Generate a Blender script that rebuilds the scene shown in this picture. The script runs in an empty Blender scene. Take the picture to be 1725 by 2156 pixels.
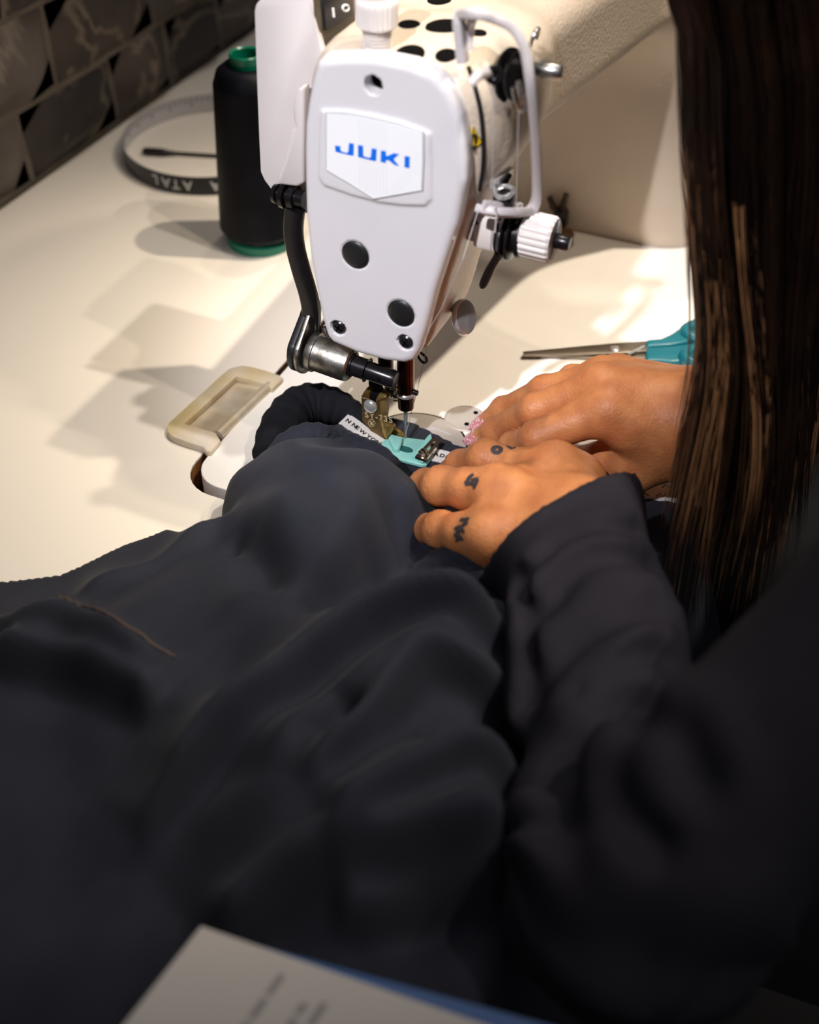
import bpy, bmesh, math, random
import numpy as np
from mathutils import Vector, Matrix
from mathutils.bvhtree import BVHTree

random.seed(7)
rng = np.random.default_rng(7)
SC = bpy.context.scene
COL = SC.collection

# ------------------------------------------------------------------ camera
W, H, FPX = 1725.0, 2156.0, 2600.0
PITCH, YAW, DIST = math.radians(42), math.radians(24), 0.64
FW = np.array([math.cos(PITCH)*math.cos(YAW), math.cos(PITCH)*math.sin(YAW), -math.sin(PITCH)])
RT = np.array([math.sin(YAW), -math.cos(YAW), 0.0])
UP = np.cross(RT, FW)
def ray(x, y):
    return FW + (x - W/2)/FPX*RT + (H/2 - y)/FPX*UP
CAM = -DIST*ray(853, 945)
def on(x, y, ax, v):
    """point of the world seen at photo pixel x, y where coordinate ax equals v"""
    r = ray(x, y); t = (v - CAM[ax])/r[ax]
    return Vector(CAM + t*r)
def onx(x, y, v): return on(x, y, 0, v)
def ony(x, y, v): return on(x, y, 1, v)
def onz(x, y, v): return on(x, y, 2, v)

cam_d = bpy.data.cameras.new('camera')
cam_o = bpy.data.objects.new('camera', cam_d); COL.objects.link(cam_o)
M = Matrix((( RT[0], UP[0], -FW[0], CAM[0]), (RT[1], UP[1], -FW[1], CAM[1]), (RT[2], UP[2], -FW[2], CAM[2]), (0, 0, 0, 1)))
cam_o.matrix_world = M
cam_d.sensor_fit = 'HORIZONTAL'; cam_d.sensor_width = 24.0
cam_d.lens = FPX/W*24.0
cam_d.clip_start = 0.02
cam_d.dof.use_dof = True; cam_d.dof.focus_distance = 0.60
cam_d.dof.aperture_fstop = 4.6
SC.camera = cam_o

# ------------------------------------------------------------------ world, lamps, exposure
wd = bpy.data.worlds.new('room_light'); SC.world = wd; wd.use_nodes = True
bg = wd.node_tree.nodes['Background']; bg.inputs[0].default_value = (0.92, 0.90, 0.95, 1); bg.inputs[1].default_value = 0.10
SC.view_settings.view_transform = 'Standard'; SC.view_settings.look = 'None'
SC.view_settings.exposure = 0.15; SC.view_settings.gamma = 1.0
SC.view_settings.use_curve_mapping = False

def spot(name, loc, aim, power, col, size, ang=50, blend=.6):
    l = bpy.data.lights.new(name, 'SPOT'); o = bpy.data.objects.new(name, l); COL.objects.link(o)
    l.energy = power; l.color = col; l.shadow_soft_size = size; l.spot_size = math.radians(ang); l.spot_blend = blend
    o.location = loc
    o.rotation_euler = (Vector(aim) - Vector(loc)).to_track_quat('-Z', 'Y').to_euler()
    return o
WARM = (1.0, .86, .68); NEUT = (1.0, .93, .84); COOL = (.95, .94, 1.0)
spot('ceiling_spot', (.46, -.58, 1.55), (.15, -.02, 0), 92, WARM, .018, 23, 1)
spot('ceiling_spot', (.06, -.74, 1.60), (-.05, .05, 0), 50, NEUT, .016, 23, 1)
spot('ceiling_spot', (.20, -1.05, 1.65), (.03, .12, 0), 28, WARM, .016, 26, 1)
spot('ceiling_spot', (-.22, -.95, 1.60), (.00, .14, 0), 24, WARM, .016, 24, 1)
spot('ceiling_spot', (.55, .12, 1.60), (.10, -.06, 0), 46, WARM, .020, 21, 1)
spot('ceiling_spot', (-1.00, .02, 1.25), (-.01, .0, .15), 104, COOL, .022, 14, 1)
pl = bpy.data.lights.new('added_fill_panel', 'AREA'); plo = bpy.data.objects.new('added_fill_panel', pl); COL.objects.link(plo)
pl.size = 1.2; pl.energy = 6; pl.color = (1, .95, .9); plo.location = (.55, .05, 1.9)  # soft overhead fill, added to lift the shadows on the table

# ------------------------------------------------------------------ materials
MATS = {}
def srgb(r, g, b):
    f = lambda c: (c/255/12.92 if c/255 <= .04045 else ((c/255 + .055)/1.055)**2.4)
    return (f(r), f(g), f(b), 1)
def mat(name, col, rough=.5, metal=0., var=.06, nscale=40., bump=0., bscale=300., col2=None, spec=.5, coat=0., sss=0., ao=None, detail=4., sheen=0.):
    if name in MATS: return MATS[name]
    m = bpy.data.materials.new(name); m.use_nodes = True
    nt = m.node_tree; b = nt.nodes['Principled BSDF']
    tc = nt.nodes.new('ShaderNodeTexCoord')
    n = nt.nodes.new('ShaderNodeTexNoise'); n.inputs['Scale'].default_value = nscale; n.inputs['Detail'].default_value = detail
    nt.links.new(tc.outputs['Object'], n.inputs['Vector'])
    r = nt.nodes.new('ShaderNodeValToRGB')
    c1 = Vector(col[:3]); c2 = Vector(col2[:3]) if col2 else c1*(1 - var)
    r.color_ramp.elements[0].color = (*c2, 1); r.color_ramp.elements[1].color = (*c1, 1)
    r.color_ramp.elements[0].position = .35; r.color_ramp.elements[1].position = .65
    nt.links.new(n.outputs['Fac'], r.inputs['Fac'])
    nt.links.new(r.outputs['Color'], b.inputs['Base Color'])
    b.inputs['Roughness'].default_value = rough; b.inputs['Metallic'].default_value = metal
    b.inputs['Specular IOR Level'].default_value = spec; b.inputs['Coat Weight'].default_value = coat
    if sheen: b.inputs['Sheen Weight'].default_value = sheen; b.inputs['Sheen Roughness'].default_value = .4
    if sss:
        b.inputs['Subsurface Weight'].default_value = sss; b.inputs['Subsurface Radius'].default_value = (.006, .0022, .001); b.inputs['Subsurface Scale'].default_value = 1.0
    if bump:
        n2 = nt.nodes.new('ShaderNodeTexNoise'); n2.inputs['Scale'].default_value = bscale; n2.inputs['Detail'].default_value = 3
        nt.links.new(tc.outputs['Object'], n2.inputs['Vector'])
        bp = nt.nodes.new('ShaderNodeBump'); bp.inputs['Strength'].default_value = bump; bp.inputs['Distance'].default_value = .001
        nt.links.new(n2.outputs['Fac'], bp.inputs['Height']); nt.links.new(bp.outputs['Normal'], b.inputs['Normal'])
    MATS[name] = m; return m

M_TABLE = mat('cream_laminate', (.86, .79, .70, 1), .42, var=.03, nscale=9, spec=.35)
M_WOOD = mat('raw_plywood_edge', srgb(150, 95, 48), .75, nscale=120, col2=srgb(84, 48, 20), bump=.3)
M_BED = mat('white_textured_enamel', (.87, .83, .78, 1), .42, var=.03, nscale=30, bump=.25, bscale=900)
M_BODY = mat('cream_cast_enamel', (.62, .52, .42, 1), .34, var=.10, nscale=14, bump=.35, bscale=520)
M_FACE = mat('white_satin_enamel', (.74, .715, .735, 1), .38, var=.02, nscale=20, bump=.06, bscale=700)
M_PANEL = mat('pale_lilac_plastic', (.72, .66, .65, 1), .5, var=.03)
M_PLASTIC = mat('ivory_plastic', (.80, .74, .70, 1), .42, var=.04)
M_GUARD = mat('lilac_grey_plastic', (.62, .57, .57, 1), .38, var=.04)
M_WHITE = mat('bright_white_plate', (.96, .965, .98, 1), .35, var=.01)
M_BLUE = mat('blue_print', srgb(0, 112, 236), .4, var=.02)
M_GREYLINE = mat('grey_print', (.52, .52, .54, 1), .5, var=.05)
M_RUBBER = mat('black_rubber', (.012, .012, .013, 1), .38, var=.2)
M_BLACK = mat('black_enamel', (.010, .010, .011, 1), .3, var=.2)
M_HOLE_SHADE = mat('painted_cavity_shade', (.004, .0035, .0035, 1), .9, var=.2, spec=.05)  # near-black colour paints in the shade inside holes, slots and gaps
M_CHROME = mat('chrome', (.80, .78, .76, 1), .2, .72, var=.1)
M_STEEL = mat('brushed_steel', (.50, .49, .47, 1), .32, 1, var=.25, nscale=60)
M_DULL = mat('dull_zinc_steel', (.47, .46, .43, 1), .38, 1, nscale=160, col2=(.22, .19, .15, 1), bump=.2)
M_GUN = mat('blackened_steel', (.030, .028, .030, 1), .26, .7, var=.3, nscale=80)
M_COPPER = mat('dark_copper_steel', (.20, .085, .05, 1), .22, 1, nscale=50, col2=(.07, .035, .028, 1))
M_BRASS = mat('aged_brass', (.52, .35, .12, 1), .34, .75, nscale=120, col2=(.22, .13, .035, 1), bump=.15)
M_BRONZE = mat('dark_aged_brass', (.17, .105, .036, 1), .42, .6, nscale=120, col2=(.09, .055, .02, 1), bump=.15)
M_GOLD = mat('etched_gold_lettering', (.80, .66, .38, 1), .4, .4, var=.1)
M_NICKEL = mat('nickel', (.66, .58, .48, 1), .22, 1, var=.15, nscale=90)
M_MINT = mat('mint_green_resin', srgb(150, 214, 204), .38, var=.10, nscale=70, sss=.0)
M_YELLOW = mat('yellow_sticker', srgb(226, 186, 20), .45, var=.05)
M_PLATE = mat('matte_steel_plate', (.62, .57, .52, 1), .42, .35, var=.12, nscale=50)
M_HINGE = mat('worn_cream_hinge_plastic', (.66, .58, .49, 1), .5, nscale=38, col2=(.60, .47, .24, 1))
M_HSTEEL = mat('polished_hinge_steel', (.86, .77, .62, 1), .28, .4, nscale=45, col2=(.58, .47, .32, 1))
M_SWITCH = mat('black_switch_plastic', (.012, .012, .014, 1), .35, var=.2)
M_OLIVE = mat('dark_olive_metal', (.14, .12, .085, 1), .4, .6, var=.2)
M_PRINTW = mat('white_print', (.85, .85, .85, 1), .5, var=.02)

# ------------------------------------------------------------------ builders
def obj(name, verts, faces, material, parent=None, smooth=True, auto=None):
    me = bpy.data.meshes.new(name)
    me.from_pydata([tuple(v) for v in verts], [], faces); me.update()
    return link(name, me, material, parent, smooth, auto)
def link(name, me, material, parent=None, smooth=True, auto=None):
    if material is not None:
        me.materials.clear(); me.materials.append(material)
    me.validate()
    if smooth:
        me.polygons.foreach_set('use_smooth', np.ones(len(me.polygons), dtype=bool))
        if auto:
            b = bmesh.new(); b.from_mesh(me)
            for e in b.edges:
                if len(e.link_faces) == 2 and e.calc_face_angle(0) > auto: e.smooth = False
            b.to_mesh(me); b.free()
    o = bpy.data.objects.new(name, me); COL.objects.link(o)
    if parent is not None: adopt(o, parent)
    return o
def adopt(o, parent):
    o.parent = parent; o.matrix_parent_inverse = wmat(parent).inverted()
def wmat(o):
    m = o.matrix_basis.copy()
    if o.parent is not None: m = wmat(o.parent) @ o.matrix_parent_inverse @ m
    return m
def tag(o, label=None, cat=None, group=None, kind=None):
    if label: o['label'] = label
    if cat: o['category'] = cat
    if group: o['group'] = group
    if kind: o['kind'] = kind
    return o
def thing(name, label, cat, loc=(0, 0, 0), group=None):
    o = bpy.data.objects.new(name, None); COL.objects.link(o); o.location = loc; o.empty_display_size = .02
    return tag(o, label, cat, group)

class MB:
    def __init__(s): s.b = bmesh.new()
    def _frame(s, d):
        d = Vector(d).normalized(); q = Vector((0, 0, 1)) if abs(d.z) < .9 else Vector((1, 0, 0))
        u = d.cross(q).normalized(); return u, d.cross(u).normalized()
    def box(s, c, sz, rot=None, bevel=0., seg=2):
        g = bmesh.ops.create_cube(s.b, size=1.0)
        vs = g['verts']; mm = Matrix.Translation(Vector(c)) @ (rot.to_4x4() if rot else Matrix()) @ Matrix.Diagonal((*sz, 1))
        bmesh.ops.transform(s.b, matrix=mm, verts=vs)
        if bevel:
            es = list({e for v in vs for e in v.link_edges})
            bmesh.ops.bevel(s.b, geom=es, offset=bevel, segments=seg, affect='EDGES', profile=.5)
        return s
    def rod(s, pts, rads, n=14, cap=True, closed=False, flat=None, nrm=None):
        """tube through pts; rads a number or one per point; flat=(a,b) makes a rectangular-ish strip"""
        P = [Vector(p) for p in pts]; N = len(P)
        if not hasattr(rads, '__len__'): rads = [rads]*N
        rings = []; u = None
        for i in range(N):
            a = P[i-1] if (i or closed) else P[i]; c = P[(i+1) % N] if (i < N-1 or closed) else P[i]
            d = (c - a)
            if d.length < 1e-9: d = P[min(i+1, N-1)] - P[max(i-1, 0)]
            d.normalize()
            if nrm is not None: u = Vector(nrm) - d*Vector(nrm).dot(d); u.normalize()
            elif u is None: u, _ = s._frame(d)
            else:
                u = u - d*u.dot(d)
                if u.length < 1e-6: u, _ = s._frame(d)
                u.normalize()
            v = d.cross(u)
            ring = []
            for k in range(n):
                t = 2*math.pi*k/n
                cu, sv = math.cos(t), math.sin(t)
                if flat:
                    e = .45
                    cu = math.copysign(abs(cu)**e, cu)*flat[0]; sv = math.copysign(abs(sv)**e, sv)*flat[1]
                ring.append(s.b.verts.new(P[i] + (u*cu + v*sv)*rads[i]))
            rings.append(ring)
        M_ = N if closed else N-1
        for i in range(M_):
            A, B = rings[i], rings[(i+1) % N]
            for k in range(n):
                s.b.faces.new((A[k], A[(k+1) % n], B[(k+1) % n], B[k]))
        if cap and not closed:
            s.b.faces.new(rings[0][::-1]); s.b.faces.new(rings[-1])
        return s
    def lathe(s, o, axis, prof, n=32):
        """prof: (distance along axis, radius)"""
        o = Vector(o); d = Vector(axis).normalized(); u, v = s._frame(d)
        rings = []
        for h, r in prof:
            if r <= 1e-7: rings.append([s.b.verts.new(o + d*h)])
            else: rings.append([s.b.verts.new(o + d*h + (u*math.cos(2*math.pi*k/n) + v*math.sin(2*math.pi*k/n))*r) for k in range(n)])
        for A, B in zip(rings, rings[1:]):
            for k in range(n):
                a0, a1 = A[k % len(A)], A[(k+1) % len(A)]; b0, b1 = B[k % len(B)], B[(k+1) % len(B)]
                vs = []
                for q in (a0, a1, b1, b0):
                    if q not in vs: vs.append(q)
                if len(vs) > 2: s.b.faces.new(vs)
        for rg in (rings[0], rings[-1]):
            if len(rg) > 2: s.b.faces.new(rg)
        return s
    def prism(s, pts, vec, bevel=0., seg=2):
        vs = [s.b.verts.new(Vector(p)) for p in pts]; f = s.b.faces.new(vs)
        r = bmesh.ops.extrude_face_region(s.b, geom=[f]); nv = [e for e in r['geom'] if isinstance(e, bmesh.types.BMVert)]
        bmesh.ops.translate(s.b, verts=nv, vec=Vector(vec))
        if bevel:
            es = list({e for v in vs + nv for e in v.link_edges})
            bmesh.ops.bevel(s.b, geom=es, offset=bevel, segments=seg, affect='EDGES', profile=.5, clamp_overlap=True)
        return s
    def add(s, verts, faces):
        vs = [s.b.verts.new(Vector(v)) for v in verts]
        for f in faces: s.b.faces.new([vs[i] for i in f])
        return s
    def build(s, name, material, parent=None, smooth=True, auto=.6, label=None):
        bmesh.ops.recalc_face_normals(s.b, faces=s.b.faces)
        me = bpy.data.meshes.new(name); s.b.to_mesh(me); s.b.free()
        o = link(name, me, material, parent, smooth, auto if smooth else None)
        if label: o['label'] = label
        return o

def text_mesh(name, txt, size, origin, right, up, material, parent, extrude=.0002, spacing=1.0, bold=0., label=None):
    cu = bpy.data.curves.new(name, 'FONT'); cu.body = txt; cu.size = size; cu.extrude = extrude; cu.space_character = spacing; cu.offset = bold
    cu.resolution_u = 3
    t = bpy.data.objects.new(name, cu)
    me = bpy.data.meshes.new_from_object(t); bpy.data.objects.remove(t)
    r = Vector(right).normalized(); u = Vector(up); u = (u - r*u.dot(r)).normalized(); n = r.cross(u)
    mm = Matrix(((r.x, u.x, n.x, origin[0]), (r.y, u.y, n.y, origin[1]), (r.z, u.z, n.z, origin[2]), (0, 0, 0, 1)))
    me.transform(mm); me.name = name
    o = link(name, me, material, parent, False)
    if label: o['label'] = label
    return o

def smooth_path(pts, n=8, closed=False):
    P = [Vector(p) for p in pts]; out = []; N = len(P)
    for i in range(N if closed else N-1):
        if closed: p0, p1, p2, p3 = P[i-1], P[i], P[(i+1) % N], P[(i+2) % N]
        else: p0, p1, p2, p3 = P[max(i-1, 0)], P[i], P[i+1], P[min(i+2, N-1)]
        for k in range(n):
            t = k/n
            out.append(.5*((2*p1) + (p2-p0)*t + (2*p0-5*p1+4*p2-p3)*t*t + (3*p1-p0-3*p2+p3)*t*t*t))
    if not closed: out.append(P[-1])
    return out

# ---- signed-distance shapes turned into meshes (for castings and bodies)
def smin(a, b, k):
    h = np.maximum(k - np.abs(a-b), 0)/k
    return np.minimum(a, b) - h*h*k*.25
def cone_d(p, a, b, ra, rb):
    a = np.asarray(a, np.float32); b = np.asarray(b, np.float32); ba = b - a
    t = np.clip(((p - a) @ ba)/max(float(ba @ ba), 1e-12), 0, 1)
    q = p - a - t[..., None]*ba
    return np.sqrt((q*q).sum(-1)) - (ra + (rb-ra)*t)
def rbox_d(p, c, hs, r):
    q = np.abs(p - np.asarray(c, np.float32)) - (np.asarray(hs, np.float32) - r)
    return np.sqrt((np.maximum(q, 0)**2).sum(-1)) + np.minimum(q.max(-1), 0) - r
def poly_d(y, z, poly):
    """signed distance to a closed 2-D polygon"""
    d = np.full(y.shape, 1e9, np.float32); s_ = np.ones(y.shape, np.float32); n = len(poly)
    for i in range(n):
        (x1, y1), (x2, y2) = poly[i], poly[i-1]
        ex, ey = x2-x1, y2-y1; wx, wy = y-x1, z-y1
        t = np.clip((wx*ex + wy*ey)/max(ex*ex+ey*ey, 1e-12), 0, 1)
        bx, by = wx-ex*t, wy-ey*t; d = np.minimum(d, bx*bx+by*by)
        c1 = z >= y1; c2 = z < y2; c3 = ex*wy > ey*wx
        s_ = np.where((c1 & c2 & c3) | (~c1 & ~c2 & ~c3), -s_, s_)
    return s_*np.sqrt(d)
def extr(d2, x, x0, x1, r):
    w = np.abs(x - (x0+x1)/2) - ((x1-x0)/2 - r); d2 = d2 + r
    return np.minimum(np.maximum(d2, w), 0) + np.sqrt(np.maximum(d2, 0)**2 + np.maximum(w, 0)**2) - r
def grid(lo, hi, h):
    ax = [np.arange(lo[i], hi[i] + h, h, dtype=np.float32) for i in range(3)]
    return np.stack(np.meshgrid(*ax, indexing='ij'), -1)
def net(Fd, lo, h):
    """naive surface nets"""
    ins = Fd < 0; nx, ny, nz = Fd.shape
    cnt = np.zeros((nx-1, ny-1, nz-1), np.int8)
    offs = [(i, j, k) for i in (0, 1) for j in (0, 1) for k in (0, 1)]
    for (i, j, k) in offs: cnt += ins[i:nx-1+i, j:ny-1+j, k:nz-1+k]
    act = (cnt > 0) & (cnt < 8); I = np.argwhere(act)
    vals = {o: Fd[I[:, 0]+o[0], I[:, 1]+o[1], I[:, 2]+o[2]] for o in offs}
    acc = np.zeros((len(I), 3)); n = np.zeros(len(I))
    for a in offs:
        for ax in range(3):
            if a[ax] == 0:
                b = list(a); b[ax] = 1; b = tuple(b)
                va, vb = vals[a], vals[b]; m = (va < 0) != (vb < 0)
                t = np.where(m, va/np.where(m, va-vb, 1), 0)
                pt = np.array(a, float)[None] + np.zeros((len(I), 3)); pt[:, ax] += t
                acc += pt*m[:, None]; n += m
    V = (I + acc/n[:, None])*h + np.asarray(lo)
    idm = np.full(act.shape, -1, np.int64); idm[act] = np.arange(len(I))
    Q = []
    for ax in range(3):
        sl0 = [slice(None)]*3; sl1 = [slice(None)]*3; sl0[ax] = slice(0, -1); sl1[ax] = slice(1, None)
        A = ins[tuple(sl0)]; B = ins[tuple(sl1)]
        E_ = np.argwhere(A != B); sgn = A[tuple(E_.T)]
        o1, o2 = (ax+1) % 3, (ax+2) % 3
        ok = (E_[:, o1] > 0) & (E_[:, o2] > 0) & (E_[:, o1] < Fd.shape[o1]-1) & (E_[:, o2] < Fd.shape[o2]-1)
        E_ = E_[ok]; sgn = sgn[ok]
        def c(d1, d2):
            q = E_.copy(); q[:, o1] -= d1; q[:, o2] -= d2; return idm[tuple(q.T)]
        q = np.stack([c(1, 1), c(0, 1), c(0, 0), c(1, 0)], 1)
        q[~sgn] = q[~sgn][:, ::-1]; Q.append(q)
    return V, np.concatenate(Q)
def mesh_np(name, V, Q):
    me = bpy.data.meshes.new(name)
    me.vertices.add(len(V)); me.vertices.foreach_set('co', np.asarray(V, np.float32).ravel())
    k = Q.shape[1]
    me.loops.add(Q.size); me.loops.foreach_set('vertex_index', Q.astype(np.int32).ravel())
    me.polygons.add(len(Q)); me.polygons.foreach_set('loop_start', np.arange(0, Q.size, k, dtype=np.int32))
    me.update(calc_edges=True); return me

# ================================================================== SETTING
floor = tag(MB().box((.2, .2, -.76), (5, 5, .02)).build('floor', mat('dark_floor', (.05, .045, .04, 1), .6, nscale=3, var=.3), None, False), kind='structure')
tag(MB().box((1.75, -.6, .2), (.1, 3.0, 1.9)).build('wall_right', mat('plain_dim_wall', (.30, .27, .24, 1), .8, nscale=4, var=.08), None, False), kind='structure')
# stone wall behind the table
WY = .347
wall = tag(MB().box((.5, WY + .06, .2), (2.6, .1, 1.9)).build('wall_back', mat('pale_mortar', (.17, .14, .115, 1), .85, nscale=30, var=.35, bump=.5, bscale=80), None, False), kind='structure')
def stone_mat(name, c1, c2, vein):
    m = mat(name, c1, .62, nscale=14, col2=c2, bump=.7, bscale=60, detail=8)
    nt = m.node_tree; b = nt.nodes['Principled BSDF']; src = b.inputs['Base Color'].links[0].from_socket
    tc = nt.nodes['Texture Coordinate']; w = nt.nodes.new('ShaderNodeTexNoise'); w.inputs['Scale'].default_value = 7; w.inputs['Detail'].default_value = 6; w.inputs['Distortion'].default_value = 1.6
    nt.links.new(tc.outputs['Object'], w.inputs['Vector'])
    cr = nt.nodes.new('ShaderNodeValToRGB'); e = cr.color_ramp.elements
    e[0].position = .47; e[0].color = (0, 0, 0, 1); e[1].position = .53; e[1].color = (0, 0, 0, 1); k = e.new(.5); k.color = (1, 1, 1, 1)
    nt.links.new(w.outputs['Fac'], cr.inputs['Fac'])
    mx = nt.nodes.new('ShaderNodeMixRGB'); mx.inputs[2].default_value = vein
    nt.links.new(cr.outputs['Color'], mx.inputs[0]); nt.links.new(src, mx.inputs[1]); nt.links.new(mx.outputs[0], b.inputs['Base Color'])
    return m
STM = [stone_mat('slate_brown', (.085, .066, .054, 1), (.035, .028, .025, 1), (.20, .16, .12, 1)), stone_mat('slate_grey', (.13, .108, .094, 1), (.06, .049, .043, 1), (.22, .18, .145, 1)), stone_mat('slate_dark', (.045, .036, .032, 1), (.018, .014, .014, 1), (.15, .12, .085, 1))]
def stone(x0, x1, z0, z1, k):
    r = random.Random(k); b = MB(); j = .0025
    nx, nz = 4, 3; dep = r.uniform(.008, .020)
    V = []
    for i in range(nx+1):
        for q in range(nz+1):
            e = (i in (0, nx)) or (q in (0, nz))
            x = x0 + (x1-x0)*i/nx + r.uniform(-j, j)*.8; z = z0 + (z1-z0)*q/nz + r.uniform(-j, j)*.6
            V.append((x, WY + .010 if e else WY + .010 - dep*r.uniform(.55, 1), z))
    F_ = [(i*(nz+1)+q, (i+1)*(nz+1)+q, (i+1)*(nz+1)+q+1, i*(nz+1)+q+1) for i in range(nx) for q in range(nz)]
    b.add(V, F_)
    return b.build('stone', STM[r.choice((0, 0, 1, 1, 2))], wall, True)
zc = .0; k = 0
for hh in (.050, .058, .048, .066, .056, .062, .05, .07):
    x = -.62 + random.uniform(0, .1)
    while x < 1.35:
        w_ = random.uniform(.07, .15); stone(x + .002, x + w_ - .002, zc + .002, zc + hh - .002, k); x += w_; k += 1
    zc += hh

# ---- table with the cut-out the machine bed sits in
def rounded(x0, y0, x1, y1, rs, n=7):
    """outline counter-clockwise from lower left; rs: radii at (x0,y0),(x1,y0),(x1,y1),(x0,y1)"""
    out = []
    for (cx, cy, a0), r in zip(((x0+rs[0], y0+rs[0], 180), (x1-rs[1], y0+rs[1], 270), (x1-rs[2], y1-rs[2], 0), (x0+rs[3], y1-rs[3], 90)), rs):
        for i in range(n+1):
            t = math.radians(a0 + 90*i/n); out.append((cx + r*math.cos(t), cy + r*math.sin(t)))
    return out
BX0, BX1, BY0, BY1 = -.0672, .440, -.1180, .0893
tbl = thing('sewing_table', 'cream laminate sewing table holding the machine', 'table', (.15, .09, -.75))
hole = rounded(BX0 - .0055, BY0 - .003, BX1 + .004, BY1 + .0045, (.020, .01, .01, .020))
outer = [(-.42, -.150), (.80, -.150), (.80, WY + .005), (-.42, WY + .005)]
def ring_mesh(name, hole, outer, z, t, m, parent):
    b = bmesh.new()
    ho = [b.verts.new((x, y, z)) for x, y in hole]; ou = [b.verts.new((x, y, z)) for x, y in outer]
    es = [b.edges.new((ho[i-1], ho[i])) for i in range(len(ho))] + [b.edges.new((ou[i-1], ou[i])) for i in range(len(ou))]
    bmesh.ops.triangle_fill(b, edges=es, use_beauty=True)
    r = bmesh.ops.extrude_face_region(b, geom=list(b.faces)); nv = [e for e in r['geom'] if isinstance(e, bmesh.types.BMVert)]
    bmesh.ops.translate(b, verts=nv, vec=(0, 0, -t))
    bmesh.ops.recalc_face_normals(b, faces=b.faces)
    me = bpy.data.meshes.new(name); b.to_mesh(me); b.free()
    return link(name, me, m, parent, False)
ring_mesh('tabletop', hole, outer, 0, .0012, M_TABLE, tbl)
ring_mesh('plywood_core', hole, [(-.4195, -.1495), (.7995, -.1495), (.7995, WY + .0045), (-.4195, WY + .0045)], -.0012, .038, M_WOOD, tbl)['label'] = 'brown plywood core showing in the cut-out'
for lx in (-.36, .74):
    for ly in (-.12, .28):
        MB().box((lx, ly, -.395), (.04, .04, .71), bevel=.003).build('leg', mat('grey_leg_paint', (.3, .3, .3, 1), .5), tbl)
MB().box((.2, .08, -.045), (.62, .20, .008)).build('oil_pan', mat('oil_pan_plastic', (.03, .02, .014, 1), .5), tbl)

# ================================================================== SEWING MACHINE
mach = thing('sewing_machine', 'white industrial sewing machine with a blue lettered face plate', 'sewing machine', (.15, 0, 0))
BZ = .0016
bedo = rounded(BX0, BY0, BX1, BY1, (.017, .008, .008, .017), 10)
bed = MB().prism([(x, y, BZ) for x, y in bedo], (0, 0, -.03), bevel=.0022, seg=3).build('bed', M_BED, mach, auto=.9)
# needle plate, slide plate
MB().lathe((.0025, -.004, BZ - .001), (0, 0, 1), [(0, .0268), (.0013, .0268), (.0015, .0264), (.0015, 0)], 64).build('needle_plate', M_PLATE, bed)
MB().lathe((.0025, -.004, BZ - .0011), (0, 0, 1), [(0, .0279), (.0012, .0279), (.0012, .0266)], 64).build('needle_plate_gap', M_HOLE_SHADE, bed)
for q, (a, b_) in enumerate([((862, 897), (915, 905)), ((905, 897), (950, 915)), ((880, 893), (872, 897))]):
    MB().rod([onz(*a, BZ + .0006), onz(*b_, BZ + .0006)], .00022, 6).build('engraved_line', M_GREYLINE, bed)
pc = onz(980, 882, BZ)
cap = MB().lathe((pc.x, pc.y, BZ - .001), (0, 0, 1), [(0, .0112), (.0014, .0112), (.0018, .0106), (.0013, .0102), (.0013, 0)], 48).build('round_cover_plate', M_PLATE, bed)
for q in ((1002, 869), (983, 893)):
    v = onz(*q, BZ + .0004); MB().lathe(v, (0, 0, 1), [(0, .0013), (.0002, .0013), (.0002, 0)], 16).build('pin_hole', M_HOLE_SHADE, cap)

# ---- face plate
FX = -.0243
FACE_PX = [(679,122),(735,118),(788,119),(864,134),(900,150),(922,164),(945,191),(958,217),(968,245),(979,306),(982,345),(981,383),(973,418),(962,476),(943,533),(916,617),(893,705),(881,743),(870,762),(851,768),(809,763),(751,747),(698,724),(686,709),(675,671),(663,610),(650,541),(641,456),(639,383),(638,325),(639,268),(646,214),(655,170),(665,134)]
FYZ = [(onx(*q, FX).y, onx(*q, FX).z) for q in FACE_PX]
lo = (FX - .004, -.048, .058); hstep = .0008
G = grid(lo, (-.010, .046, .224), hstep)
d2 = poly_d(G[0, :, :, 1], G[0, :, :, 2], FYZ)[None]
d = extr(d2, G[..., 0], FX, -.0135, .0036)
def cyl_x(p, y, z, r, x0, x1):
    a = np.sqrt((p[..., 1]-y)**2 + (p[..., 2]-z)**2) - r; b_ = np.maximum(x0 - p[..., 0], p[..., 0] - x1)
    return np.maximum(a, b_)
def fp(px, py, x=FX):
    v = onx(px, py, x); return v.y, v.z
# raised pad under the name plate
PAD = [fp(*q) for q in ((678,232),(735,234),(790,243),(850,258),(906,280),(910,350),(908,418),(896,431),(850,430),(800,424),(740,408),(684,388),(674,372),(674,300))]
d = smin(d, extr(poly_d(G[0, :, :, 1], G[0, :, :, 2], PAD)[None], G[..., 0], FX - .0011, FX + .002, .0005), .0012)
hy, hz = fp(786, 180)
d = np.maximum(d, -cyl_x(G, hy, hz, .0040, FX - .01, 0))
for q, r_ in (((748, 537), .0072), ((844, 660), .0072)):
    y_, z_ = fp(*q); d = np.maximum(d, -(np.abs(cyl_x(G, y_, z_, r_, FX - .004, FX + .0009))*1.0 - .0004 if False else cyl_x(G, y_, z_, r_, FX - .004, FX + .0007)))
for q in ((712, 691), (853, 722)):
    y_, z_ = fp(*q); d = np.maximum(d, -cyl_x(G, y_, z_, .0040, FX - .004, FX + .0016))
V, Q = net(d, lo, hstep)
face = link('face_plate', mesh_np('face_plate', V, Q), M_FACE, mach)
MB().lathe((FX + .007, hy, hz), (-1, 0, 0), [(0, .0036), (.0006, .0036), (.0006, 0)], 24).build('hole_bottom', M_HOLE_SHADE, face)
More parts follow.
